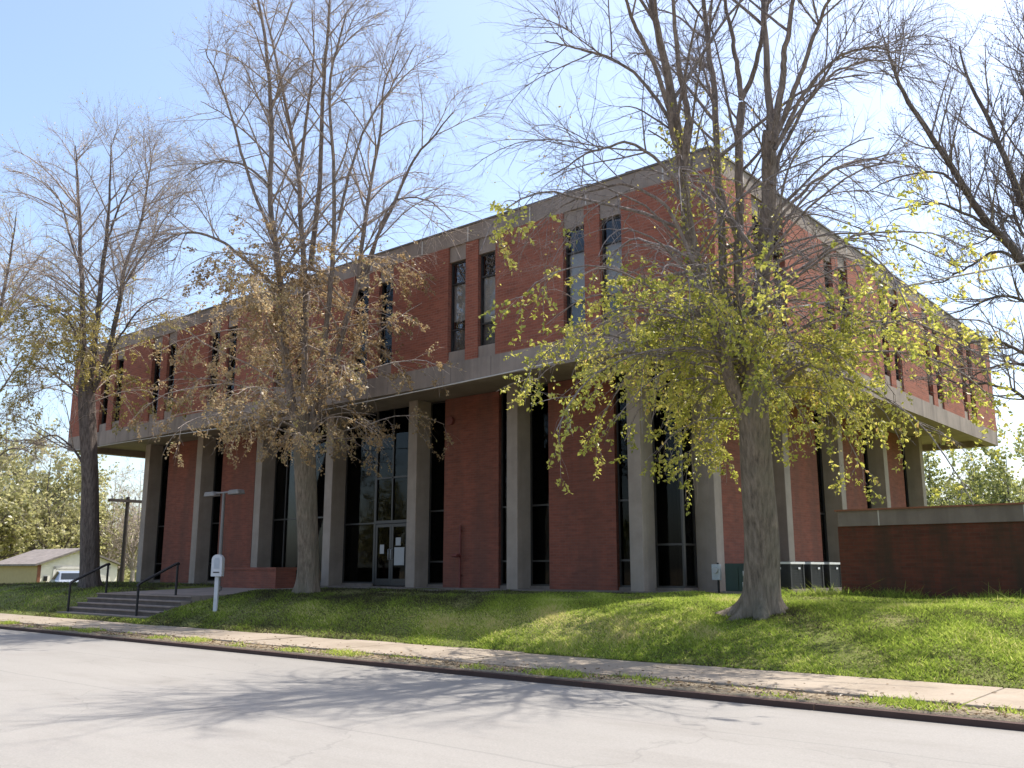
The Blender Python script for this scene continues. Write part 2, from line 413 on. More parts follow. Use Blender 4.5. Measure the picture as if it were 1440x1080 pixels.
# kerb in cast lengths
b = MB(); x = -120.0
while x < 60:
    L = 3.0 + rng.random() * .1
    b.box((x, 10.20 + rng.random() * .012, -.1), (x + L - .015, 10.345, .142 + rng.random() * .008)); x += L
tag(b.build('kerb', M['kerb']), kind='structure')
b = MB(); x = -120.0
while x < 60:
    L = 1.5; dz = rng.random() * .022; dy = rng.random() * .02
    x0, x1 = x, x + L - .018
    if not (SX0 < x < SX1 and False):
        b.box((x0, 10.97 + dy, .02), (x1, 12.75 - dy, .175 + dz))
    x += L
tag(b.build('sidewalk', M['walk'], bevel=.01), kind='structure')
b = MB()
yy = [14.7, 16, 17.4, 18.9, 20.55]
for a_, c_ in zip(yy[:-1], yy[1:]):
    z0, z1 = float(slab_z(a_)), float(slab_z(c_))
    b.face([(SX0, a_, z0), (SX1, a_, z0), (SX1, c_ - .01, z1), (SX0, c_ - .01, z1)])
    b.face([(SX1, a_, z0 - .2), (SX1, c_ - .01, z1 - .2), (SX1, c_ - .01, z1), (SX1, a_, z0)])
    b.face([(SX0, c_ - .01, z1 - .2), (SX0, a_, z0 - .2), (SX0, a_, z0), (SX0, c_ - .01, z1)])
b.box((-26.2, 19.3, .8), (-15.6, 20.56, 1.0))
tag(b.build('entrance_path', M['step']), kind='structure')

# ------------------------------------------------------------------ steps and handrails
st = empty('concrete_steps', (-26.7, 13.2, .15))
tag(st, 'wide shaded concrete steps climbing from the sidewalk to the entrance path', 'steps')
for i in range(5):
    b = MB(); y0 = 13.2 + .3 * i - 13.2
    top = .185 + .1335 * (i + 1) - .15
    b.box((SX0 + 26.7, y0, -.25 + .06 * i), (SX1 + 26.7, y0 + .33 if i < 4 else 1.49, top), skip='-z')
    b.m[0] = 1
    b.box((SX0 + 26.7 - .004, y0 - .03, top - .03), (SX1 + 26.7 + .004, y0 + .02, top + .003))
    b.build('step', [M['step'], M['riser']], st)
def handrail(x, label):
    r = empty('handrail', (x, 13.4, .2)); tag(r, label, 'handrail', 'handrails of the entrance steps')
    lowz, topz = .1, .66
    b = MB(); b.tube([(0, 0, lowz - .1), (0, 0, lowz + .87)], .035, 8); b.build('lower_post', M['metal_dark'], r)
    b = MB(); b.tube([(0, 1.15, topz - .05), (0, 1.15, topz + .86)], .035, 8); b.build('upper_post', M['metal_dark'], r)
    b = MB(); b.tube([(0, -.03, lowz + .82), (0, 0, lowz + .87), (0, .05, lowz + .91), (0, 1.1, topz + .88), (0, 1.17, topz + .9), (0, 1.2, topz + .86)], .04, 8); b.build('rail', M['metal_dark'], r)
    return r
handrail(-29.2, 'black pipe handrail at the far side of the steps, by the dark tree trunk')
handrail(-25.05, 'black pipe handrail at the near side of the steps beside the white drop box')

# ------------------------------------------------------------------ office building
UX0, UX1, UY0, UY1 = -41.6, -9.5, 18.4, 43.3       # overhanging upper storey
ZF0, ZB0, ZB1, ZR = 6.74, 7.33, 10.81, 11.29        # fascia foot, brick foot, brick head, roof
LY, LX0, LX1, LY1 = 21.1, -38.9, -12.2, 40.3        # lower storey walls
GZ = 1.0
ob = empty('office_building', (-25, 21, GZ)); tag(ob, 'two storey red brick office building with overhanging upper floor and concrete columns', 'building')
OFF = (-25, 21, GZ)
def part(b, name, mm, parent=ob, bevel=0):
    o = b.build(name, mm, parent, bevel=bevel)
    if parent is ob: o.location = (25, -21, -GZ)
    return o
# parapet, coping, fascia
b = MB()
b.box((UX0, UY0, ZB1), (UX1, UY0 + .3, ZR)); b.box((UX0, UY1 - .3, ZB1), (UX1, UY1, ZR))
b.box((UX0, UY0 + .3, ZB1), (UX0 + .3, UY1 - .3, ZR)); b.box((UX1 - .3, UY0 + .3, ZB1), (UX1, UY1 - .3, ZR))
for k in range(8):
    for dx in (-1.15, 1.15):
        x = -12.95 - 4.17 * k + dx + 1.0
        if UX0 < x < UX1: b.box((x - .02, UY0 - .006, ZB1 + .02), (x + .02, UY0 + .02, ZR - .03), 1)
for k in range(5):
    for dy in (-1.15, 1.15):
        b.box((UX1 - .02, 21.2 + 4.5 * k + dy - .02, ZB1 + .02), (UX1 + .006, 21.2 + 4.5 * k + dy + .02, ZR - .03), 1)
part(b, 'parapet', [M['conc'], M['seal']])
b = MB(); e = .035
b.box((UX0 - e, UY0 - e, ZR), (UX1 + e, UY0 + .36, ZR + .05)); b.box((UX0 - e, UY1 - .36, ZR), (UX1 + e, UY1 + e, ZR + .05))
b.box((UX0 - e, UY0 + .36, ZR), (UX0 + .36, UY1 - .36, ZR + .05)); b.box((UX1 - .36, UY0 + .36, ZR), (UX1 + e, UY1 - .36, ZR + .05))
part(b, 'coping', M['coping'])
b = MB(); b.box((UX0 + .3, UY0 + .3, 10.7), (UX1 - .3, UY1 - .3, 10.95)); part(b, 'roof', M['coping'])
b = MB()
b.box((UX0, UY0, ZF0), (UX1, UY0 + .4, ZB0)); b.box((UX0, UY1 - .4, ZF0), (UX1, UY1, ZB0))
b.box((UX0, UY0 + .4, ZF0), (UX0 + .4, UY1 - .4, ZB0)); b.box((UX1 - .4, UY0 + .4, ZF0), (UX1, UY1 - .4, ZB0))
for k in range(7):
    x = -12.95 - 4.17 * k
    for dx in (-.76, .76): b.box((x + dx - .012, UY0 - .005, ZF0 + .03), (x + dx + .012, UY0 + .02, ZB0 - .01), 1)
part(b, 'fascia', [M['conc'], M['conc_dark']])
b = MB(); b.box((UX0 + .4, UY0 + .4, ZF0 + .26), (UX1 - .4, UY1 - .4, ZF0 + .45))
part(b, 'soffit', M['soffit'])
b = MB(); b.box((UX0 + .6, UY0 + .75, ZF0 + .5), (UX1 - .75, UY1 - .6, 10.65)); b.box((LX0 + .5, LY + 1.0, GZ), (LX1 - 1.0, LY1 - .5, ZF0 + .24))
part(b, 'interior_core', M['void'])
# upper bays
PW = 4.17
wz = (7.67, 8.32, 9.69, 10.35)
def bays_front():
    return [-12.95 - PW * k for k in range(7)]
def wall_piece(name, mm, u0, u1, z0, z1, depth0, depth1, side):
    b = MB()
    if side == 'front': b.box((u0, UY0 + depth0, z0), (u1, UY0 + depth1, z1))
    elif side == 'right': b.box((UX1 - depth1, u0, z0), (UX1 - depth0, u1, z1))
    return part(b, name, mm)
def window(u0, u1, z, side, blind):
    """a narrow three-light window; u runs along the wall"""
    d0, d1 = .14, .22
    def bx(b, a0, a1, z0, z1, e0, e1, mi=0):
        if side == 'front': b.box((a0, UY0 + e0, z0), (a1, UY0 + e1, z1), mi)
        else: b.box((UX1 - e1, a0, z0), (UX1 - e0, a1, z1), mi)
    b = MB(); t = .045
    bx(b, u0, u0 + t, z[0], z[3], d0, d1); bx(b, u1 - t, u1, z[0], z[3], d0, d1)
    for zz in z: 
        lo = zz if zz == z[0] else zz - t if zz == z[3] else zz - t / 2
        bx(b, u0 + t, u1 - t, lo, lo + t, d0 + .003, d1 - .003)
    wf = part(b, 'window', M['frame'])
    b = MB(); bx(b, u0 + t, u1 - t, z[0] + t, z[3] - t, d0 + .035, d0 + .045); b.build('pane', M['glass'], wf)
    b = MB()
    if blind > 0: bx(b, u0 + .03, u1 - .03, z[1] + (z[2] - z[1]) * (1 - blind), z[2], d0 + .10, d0 + .12)
    if b.v: b.build('blind', M['blind'], wf)
    b = MB(); bx(b, u0 + .03, u1 - .03, z[0], z[1], d0 + .10, d0 + .13); b.build('lower_panel', M['frame_side'], wf)
    return wf
def bay(c, side, gap_prev):
    for s in (-1, 1):
        a0, a1 = (c - .91, c - .24) if s < 0 else (c + .24, c + .91)
        wall_piece('sill_panel', M['conc'], a0, a1, ZB0, wz[0], .06, .3, side)
        wall_piece('head_panel', M['conc'], a0, a1, wz[3], ZB1, .06, .3, side)
        window(a0, a1, wz, side, random.choice([1, 1, 1, .8, .55]))
    wall_piece('brick_pier', M['brick'], c - .24, c + .24, ZB0, ZB1, .02, .3, side)
fb = bays_front()
edges = [UX1] + [x for c in fb for x in (c + .91, c - .91)] + [UX0]
for i in range(0, len(edges), 2):
    wall_piece('brick_panel', M['brick'], edges[i + 1], edges[i], ZB0, ZB1, .0 if i else .0, .3, 'front')
for c in fb: bay(c, 'front', 0)
rb = [21.35 + 4.5 * k for k in range(5)]
edges = [UY0 + .3] + [x for c in rb for x in (c - .91, c + .91)] + [UY1]
for i in range(0, len(edges), 2):
    wall_piece('brick_panel', M['brick'], edges[i], edges[i + 1], ZB0, ZB1, .0, .3, 'right')
for c in rb: bay(c, 'right', 0)
b = MB(); b.box((UX0, UY0 + .3, ZB0), (UX0 + .3, UY1, ZB1)); b.box((UX0 + .3, UY1 - .3, ZB0), (UX1 - .3, UY1, ZB1))
part(b, 'rear_brick_wall', M['brick'])

# lower storey
colx = [-38.6 + 4.225 * k for k in range(7)]
CW = .205
for x in colx:
    b = MB(); b.box((x - CW, 20.6, GZ - .3), (x + CW, LY + .2, ZF0 + .26)); part(b, 'column', M['conc_col'], bevel=.015)
scol = [22.22 + 4.45 * k for k in range(5)]
for y in scol:
    b = MB(); b.box((LX1 - .1, y - CW, GZ - .3), (-11.7, y + CW, ZF0 + .26)); part(b, 'column', M['conc_col'], bevel=.015)
ZT = ZF0 + .24
def low_glass(a0, a1, side, mull=(), trans=(1.8, 3.4), name='window_strip', x_sill=.12):
    z0 = GZ + x_sill
    def bx(b, u0, u1, za, zb, e0, e1, mi=0):
        if side == 'front': b.box((u0, LY + e0, za), (u1, LY + e1, zb), mi)
        else: b.box((LX1 - e1, u0, za), (LX1 - e0, u1, zb), mi)
    b = MB(); t = .05
    bx(b, a0, a0 + t, z0, ZT, .1, .2); bx(b, a1 - t, a1, z0, ZT, .1, .2)
    for u in mull: bx(b, u - t / 2, u + t / 2, z0 + t, ZT - t, .1, .2)
    for zz in (z0, ZT - t) + tuple(trans): bx(b, a0 + t, a1 - t, zz, zz + t, .103, .197)
    wf = part(b, name, M['frame'])
    b = MB(); bx(b, a0 + t, a1 - t, z0 + t, ZT - t, .145, .155); b.build('pane', M['glass_low'], wf)
    b = MB(); bx(b, a0, a1, GZ - .2, z0, .05, .3); b.build('sill', M['conc_dark'], wf)
    return wf
kinds = ['brick', 'brick', 'glass', 'door', 'brick', 'brick']
for i, k in enumerate(kinds):
    a, c = colx[i] + CW, colx[i + 1] - CW
    if k == 'brick':
        mid = (a + c) / 2 + .03
        h = 1.15
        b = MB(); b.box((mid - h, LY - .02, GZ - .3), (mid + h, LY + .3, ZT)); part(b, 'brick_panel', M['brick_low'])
        low_glass(a, mid - h, 'front'); low_glass(mid + h, c, 'front')
        if i == 4:
            b = MB(); xx = mid - .35
            b.tube([(xx, LY - .1, GZ - .1), (xx, LY - .1, 2.92)], .035, 8); b.tube([(xx, LY - .1, 2.0), (xx, LY - .32, 2.0)], .05, 8); b.tube([(xx - .1, LY - .32, 2.0), (xx + .1, LY - .32, 2.0)], .05, 8)
            b.tube([(xx, LY - .1, 2.75), (xx, LY - .01, 2.75)], .03, 8); b.tube([(xx, LY - .1, 1.4), (xx, LY - .01, 1.4)], .03, 8)
            part(b, 'standpipe', M['pipe_red'])
            b = MB(); bx_ = mid - .85; b.tube([(bx_, LY - .02, 6.25), (bx_, LY - .12, 6.25)], .13, 14); part(b, 'alarm_bell', M['pipe_red'])
    elif k == 'glass':
        low_glass(a, c, 'front', mull=(a + .75, a + 2.1), trans=(3.4,))
    else:
        dx0, dx1 = c - 2.2, c - .52      # double door
        low_glass(a, dx0, 'front', mull=(), trans=(3.1,))
        b = MB()
        b.box((dx0, LY + .1, 3.1), (dx1, LY + .2, 3.2)); b.box((dx0, LY + .1, 3.2), (dx0 + .06, LY + .2, ZT)); b.box((dx1 - .06, LY + .1, 3.2), (dx1, LY + .2, ZT)); b.box((dx0 + .06, LY + .103, 4.6), (dx1 - .06, LY + .197, 4.66)); b.box(((dx0 + dx1) / 2 - .03, LY + .103, 3.2), ((dx0 + dx1) / 2 + .03, LY + .197, ZT))
        b.box((dx0, LY + .1, 3.1 - 2.05), (dx0 + .05, LY + .2, 3.1)); b.box((dx1 - .05, LY + .1, 1.05), (dx1, LY + .2, 3.1))
        tf = part(b, 'door_frame', M['frame'])
        b = MB(); b.box((dx0 + .06, LY + .145, 3.2), (dx1 - .06, LY + .155, ZT)); b.build('pane', M['glass_low'], tf)
        mid = (dx0 + dx1) / 2
        for s, (u0, u1) in enumerate(((dx0 + .055, mid - .005), (mid + .005, dx1 - .055))):
            b = MB(); t = .09
            b.box((u0, LY + .11, 1.06), (u0 + t, LY + .16, 3.08)); b.box((u1 - t, LY + .11, 1.06), (u1, LY + .16, 3.08))
            b.box((u0 + t, LY + .112, 1.06), (u1 - t, LY + .158, 1.28)); b.box((u0 + t, LY + .112, 2.98), (u1 - t, LY + .158, 3.08))
            dl = part(b, 'entrance_door', M['frame'])
            b = MB(); b.box((u0 + t, LY + .13, 1.28), (u1 - t, LY + .14, 2.98)); b.build('pane', M['glass_low'], dl)
            b = MB(); hx = u1 - .06 if s == 0 else u0 + .06
            b.tube([(hx, LY + .11, 1.9), (hx, LY + .04, 1.9), (hx, LY + .04, 2.25), (hx, LY + .11, 2.25)], .015, 6); b.build('handle', M['galv'], dl)
            b = MB()
            if s == 0: b.box((u0 + .22, LY + .121, 2.1), (u0 + .42, LY + .127, 2.4))
            else: b.box((u0 + .14, LY + .121, 1.72), (u0 + .62, LY + .127, 2.3)); b.box((u0 + .2, LY + .121, 2.36), (u0 + .44, LY + .127, 2.62))
            b.build('notice', M['paper'], dl)
        low_glass(dx1, c, 'front', trans=(1.9, 3.1))
b = MB(); b.box((colx[3] + CW, LY + .45, GZ), (colx[4] - 2.5, LY + .5, 3.1), 0); b.box((colx[0], LY + .5, GZ), (LX1 - .5, LY + .6, ZT), 1)
part(b, 'curtain', [M['curtain'], M['void']])  # tan curtain, plus a near-black sheet standing in for the unlit rooms
# corner glazing and the right-hand side
low_glass(colx[6] + CW, LX1 - .002, 'front', mull=(), trans=(2.2, 4.4))
low_glass(LY + .2, scol[0] - CW, 'right', trans=(2.2, 4.4))
for i in range(4):
    a, c = scol[i] + CW, scol[i + 1] - CW
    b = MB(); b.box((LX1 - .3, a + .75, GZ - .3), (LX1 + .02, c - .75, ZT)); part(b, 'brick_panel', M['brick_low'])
    low_glass(a, a + .75, 'right'); low_glass(c - .75, c, 'right')
b = MB(); b.box((LX0 - .3, LY + .3, GZ - .3), (LX0, LY1, ZT)); b.box((LX0, LY1 - .3, GZ - .3), (LX1 - .3, LY1, ZT)); b.box((LX0 - .3, LY, GZ - .3), (colx[0] - CW, LY + .3, ZT))
b.box((LX1 - .3, scol[4] + CW, GZ - .3), (LX1, LY1, ZT))
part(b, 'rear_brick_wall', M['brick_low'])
b = MB(); b.box((LX0 - .3, 20.5, GZ - .4), (LX1 + .6, LY + .6, GZ + .035)); b.box((LX1 - .2, LY + .6, GZ - .4), (LX1 + .6, LY1, GZ + .035)); part(b, 'plinth', M['conc_dark'])

# ------------------------------------------------------------------ low planter and side wall
pl = empty('brick_planter', (-27.4, 18.9, .95)); tag(pl, 'low dark brick planter box before the glazed bay left of the middle tree', 'planter')
b = MB(); b.box((-1.75, -.4, -.2), (1.6, .4, .62)); b.build('planter_wall', M['brick_low'], pl)
b = MB(); b.box((-1.78, -.43, .62), (1.63, -.25, .7)); b.box((-1.78, .25, .62), (1.63, .43, .7)); b.box((-1.78, -.25, .62), (-1.6, .25, .7)); b.box((1.45, -.25, .62), (1.63, .25, .7)); b.build('planter_rim', M['brick_low'], pl)
b = MB(); b.box((-1.6, -.25, .6), (1.45, .25, .64)); b.build('soil', M['lawn'], pl)

wl = empty('brick_garden_wall', (-7.9, 20.5, 1.05)); tag(wl, 'long weathered brick wall with grey concrete cap running right from the building', 'wall')
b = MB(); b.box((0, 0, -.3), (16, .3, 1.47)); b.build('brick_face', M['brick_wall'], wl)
b = MB(); x = .02
for L in (.9, 2.83, 1.25, 2.6, 2.6, 2.6, 2.6):
    b.box((x + .014, -.04, 1.47), (x + L - .014, .34, 1.80)); b.box((x + L - .014, -.036, 1.472), (x + L + .014, .33, 1.795), 1); x += L
b.build('wall_cap', [M['conc_dark'], M['seal']], wl)
b = MB(); b.box((-.03, -.075, 1.80), (x + .03, .375, 1.835)); b.build('cap_flashing', M['brown_trim'], wl)

# ------------------------------------------------------------------ condensers, cabinet, meter
def condenser(x, y, label):
    r = empty('air_conditioner', (x, y, 1.06)); tag(r, label, 'air conditioner', 'condenser units beside the building')
    w_ = .42
    b = MB(); b.box((-.5, -.5, -.12), (.5, .5, .04)); b.build('pad', M['conc_dark'], r)
    b = MB(); b.box((-w_ + .03, -w_ + .03, .04), (w_ - .03, w_ - .03, .66))
    for k in range(14):
        z = .09 + k * .04
        b.box((-w_ + .012, -w_ + .012, z), (w_ - .012, w_ - .012, z + .016))
    for sx_ in (-1, 1):
        for sy_ in (-1, 1):
            b.box((min(sx_ * w_, sx_ * (w_ - .07)), min(sy_ * w_, sy_ * (w_ - .07)), .04), (max(sx_ * w_, sx_ * (w_ - .07)), max(sy_ * w_, sy_ * (w_ - .07)), .66))
    b.build('cabinet', M['ac_grey'], r)
    b = MB(); b.box((-w_ - .02, -w_ - .02, .66), (w_ + .02, w_ + .02, .715)); b.build('top_cover', M['ac_top'], r)
    b = MB(); b.tube([(0, 0, .715), (0, 0, .735)], .33, 20); b.build('fan_guard', M['metal_dark'], r)
    b = MB(); b.box((.05, -w_ - .008, .53), (.17, -w_ - .0005, .58)); b.box((w_ + .0005, .05, .53), (w_ + .008, .17, .58)); b.build('badge', M['white'], r)
condenser(-10.35, 22.9, 'grey condenser unit nearest the camera, partly behind the leafy right tree trunk')
condenser(-10.35, 24.15, 'grey condenser unit in the middle of the row beside the building')
condenser(-10.35, 25.4, 'grey condenser unit at the far end of the row next to the brick garden wall')
gb = empty('utility_cabinet', (-10.55, 21.2, 1.05)); tag(gb, 'dark green utility cabinet left of the leafy right tree trunk', 'utility cabinet')
b = MB(); b.box((-.42, -.35, -.1), (.42, .35, .02)); b.build('pad', M['conc_dark'], gb)
b = MB(); b.prism([(-.3, .02), (.3, .02), (.3, .62), (.1, .68), (-.3, .68)][::1], 'x', -.36, .36); b.build('cabinet', M['green_box'], gb)
b = MB(); b.box((-.34, -.315, .05), (-.01, -.301, .58)); b.box((.01, -.315, .05), (.34, -.301, .58)); b.build('cabinet_door', M['green_box'], gb)
b = MB(); b.box((.12, -.322, .38), (.24, -.3155, .5)); b.box((.1, -.322, .1), (.17, -.3155, .24)); b.build('notice', M['white'], gb)
mt = empty('electric_meter', (-11.15, 20.95, 1.05)); tag(mt, 'small pale grey electric meter box on a thin post by the corner column', 'electric meter')
b = MB(); b.tube([(0, .05, -.1), (0, .05, .7)], .03, 8); b.build('post', M['metal_dark'], mt)
b = MB(); b.box((-.11, -.08, .28), (.11, .02, .66)); b.build('box', M['meter'], mt, bevel=.012)
b = MB(); b.tube([(0, -.08, .52), (0, -.13, .52)], .075, 14); b.build('dial', M['galv'], mt)

# ------------------------------------------------------------------ white box on post, twin lamp post
zb = float(lawn_z(-22.1, 14.0))
dp = empty('drop_box', (-22.1, 14.0, zb), YAW); tag(dp, 'white rounded drop box on a white post right of the steps', 'drop box')
b = MB(); b.box((-.05, -.05, -.1), (.05, .05, .92)); b.build('post', M['white'], dp, bevel=.008)
prof = [(-.14, .9), (.14, .9), (.14, 1.33)] + [(.14 * math.cos(t), 1.33 + .14 * math.sin(t)) for t in np.linspace(.15, math.pi - .15, 9)] + [(-.14, 1.33)]
b = MB(); b.prism(prof, 'y', -.11, .11); b.build('box', M['white'], dp)
b = MB(); b.prism([(-.07, 1.1), (.07, 1.1), (.07, 1.32), (.05, 1.38), (-.05, 1.38), (-.07, 1.32)], 'y', -.118, -.111); b.build('door_flap', M['white_inset'], dp)
b = MB(); b.box((-.08, -.116, .99), (.08, -.111, 1.02)); b.build('slot', M['metal_dark'], dp)

zl = float(lawn_z(-25.7, 16.5))
lp = empty('lamp_post', (-25.95, 16.5, .95)); tag(lp, 'thin grey twin-armed lamp post rising behind the white drop box', 'lamp post')
b = MB(); b.tube([(0, 0, -.1), (0, 0, 3.0)], [.06, .045], 10); b.tube([(0, 0, 0), (0, 0, .12)], .11, 12); b.build('pole', M['lamp_body'], lp)
b = MB(); b.tube([(-.55, 0, 3.02), (.55, 0, 3.02)], .03, 8); b.build('arm', M['lamp_body'], lp)
for s in (-1, 1):
    b = MB(); b.prism([(s * .5 - .3, 2.93), (s * .5 + .3, 2.93), (s * .5 + .24, 3.07), (s * .5 - .24, 3.07)], 'y', -.13, .13); 
    for v in range(len(b.v)): b.v[v] = (b.v[v][0] + s * .18, b.v[v][1], b.v[v][2])
    b.build('lamp_head', M['lamp_body'], lp, bevel=.02)

# ------------------------------------------------------------------ overhead cable
def catmull(P, n):
    P = np.asarray(P, float); P = np.vstack([2 * P[0] - P[1], P, 2 * P[-1] - P[-2]])
    out = []
    for i in range(1, len(P) - 2):
        p0, p1, p2, p3 = P[i - 1:i + 3]
        for t in np.linspace(0, 1, n, endpoint=False):
            out.append(.5 * ((2 * p1) + (-p0 + p2) * t + (2 * p0 - 5 * p1 + 4 * p2 - p3) * t * t + (-p0 + 3 * p1 - 3 * p2 + p3) * t ** 3))
    out.append(P[-2]); return np.array(out)
cb = [np.array([-41.5, 18.35, 6.72]), np.array([-34, 17.95, 6.55]), np.array([-25, 17.2, 6.25]), np.array([-15.6, 16.2, 6.1]), np.array([-10.1, 15.3, 6.0]), np.array([-6.34, 14.0, 5.76]), W(1153, 427, 15.2), W(1250, 407, 14.6), W(1480, 362, 13.6)]
b = MB(); b.tube(catmull(cb, 8), .016, 6); tag(b.build('overhead_cable', M['cable']), 'pale overhead cable sagging across the front of the building', 'cable')

# ------------------------------------------------------------------ trees
def nrm(v): return v / (np.linalg.norm(v, axis=-1, keepdims=True) + 1e-9)
class Lines:
    """a family of branches: points [N,K,3] and radii [N,K]"""
    def __init__(s, P, R): s.P = P; s.R = R
    def sample(s, n, t0, t1, weight=None):
        L = np.linalg.norm(np.diff(s.P, axis=1), axis=2).sum(1)
        p = L if weight is None else weight
        i = rng.choice(len(s.P), n, p=p / p.sum())
        K = s.P.shape[1]
        t = (t0 + (t1 - t0) * rng.random(n)) * (K - 1)
        k = np.clip(t.astype(int), 0, K - 2); f = (t - k)[:, None]
        pos = s.P[i, k] * (1 - f) + s.P[i, k + 1] * f
        tan = nrm(s.P[i, k + 1] - s.P[i, k])
        r = s.R[i, k] * (1 - f[:, 0]) + s.R[i, k + 1] * f[:, 0]
        return pos, tan, r, t / (K - 1), i
def grow(pos, d, L, K, trop, wig, r0, tip=.35):
    n = len(pos); P = np.zeros((n, K, 3)); P[:, 0] = pos; d = nrm(d)
    st = (L / (K - 1))[:, None]
    trop = np.asarray(trop, float)
    for k in range(1, K):
        tz = trop if trop.ndim == 0 else trop[k - 1]
        d = nrm(d + np.array([0, 0, 1.0]) * tz / (K - 1) + rng.normal(0, wig, (n, 3)))
        P[:, k] = P[:, k - 1] + d * st
    R = r0[:, None] * np.linspace(1, tip, K)[None]
    return Lines(P, R)
def spread(tan, ang, flat=0.0):
    n = len(tan)
    a = rng.normal(0, 1, (n, 3)); a[:, 2] *= (1 - flat)
    a = nrm(a - (a * tan).sum(1, keepdims=True) * tan)
    return nrm(tan * np.cos(ang)[:, None] + a * np.sin(ang)[:, None])
def outside(L):
    """drop what would run into the building or the ground"""
    P = L.P
    bad = ((P[..., 0] > -42) & (P[..., 0] < -9.2) & (P[..., 1] > 18.25) & (P[..., 1] < 44) & (P[..., 2] > 6.4) & (P[..., 2] < 11.6)).any(1)
    bad |= ((P[..., 0] > -39.5) & (P[..., 0] < -11.4) & (P[..., 1] > 20.4) & (P[..., 1] < 41) & (P[..., 2] < 7)).any(1)
    bad |= (P[..., 2] < 2.45).any(1)
    return Lines(P[~bad], L.R[~bad])
def merge(items):
    V = []; Fs = []; o = 0
    for v, f in items: V.append(v); Fs.append(f + o); o += len(v)
    return np.vstack(V), np.vstack(Fs)
def leaf_mesh(pos, size, tint, droop=.6, wid=.62):
    n = len(pos)
    ax = rng.normal(0, 1, (n, 3)); ax[:, 2] -= droop; ax = nrm(ax)
    nv = nrm(np.cross(ax, rng.normal(0, 1, (n, 3))))
    bn = np.cross(ax, nv)
    L = size[:, None]
    a = pos; b_ = pos + ax * L * .5 + bn * L * wid * .5 + nv * L * .08; c = pos + ax * L - nv * L * .1; d = pos + ax * L * .5 - bn * L * wid * .5 + nv * L * .08
    V = np.stack([a, b_, c, d], 1).reshape(-1, 3); Fc = np.arange(4 * n).reshape(n, 4)
    return V, Fc, np.repeat(tint, 4)
def trunk_mesh(pts, rad, flare, n=28, lobes=6, seed=0):
    """trunk with root flare; lobes swell where the roots leave"""
    P = catmull(pts, 8); K = len(P); t = np.linspace(0, 1, K)
    Rad = np.interp(t, np.linspace(0, 1, len(rad)), rad)
    V, Fc = tubes(P[None], np.ones((1, K)), n)
    V = V.reshape(K, n, 3); ang = np.arange(n) * 2 * math.pi / n
    hgt = P[:, 2] - P[0, 2]
    q = np.random.default_rng(seed); ph = q.random(4) * 6.28
    lob = .5 + .5 * np.sin(lobes * ang + ph[0]) + .25 * np.sin(3 * ang + ph[1])
    fl = flare * np.exp(-np.clip(hgt, 0, None) / .2)
    rr = Rad[:, None] * (1 + fl[:, None] * np.clip(lob, 0.1, None)[None] + .05 * np.sin(5 * ang[None] + ph[2] + hgt[:, None] * .6) + .04 * np.sin(2 * ang[None] + hgt[:, None] * 1.3 + ph[3]))
    V = P[:, None, :] + (V - P[:, None, :]) * rr[..., None]
    return V.reshape(-1, 3), Fc

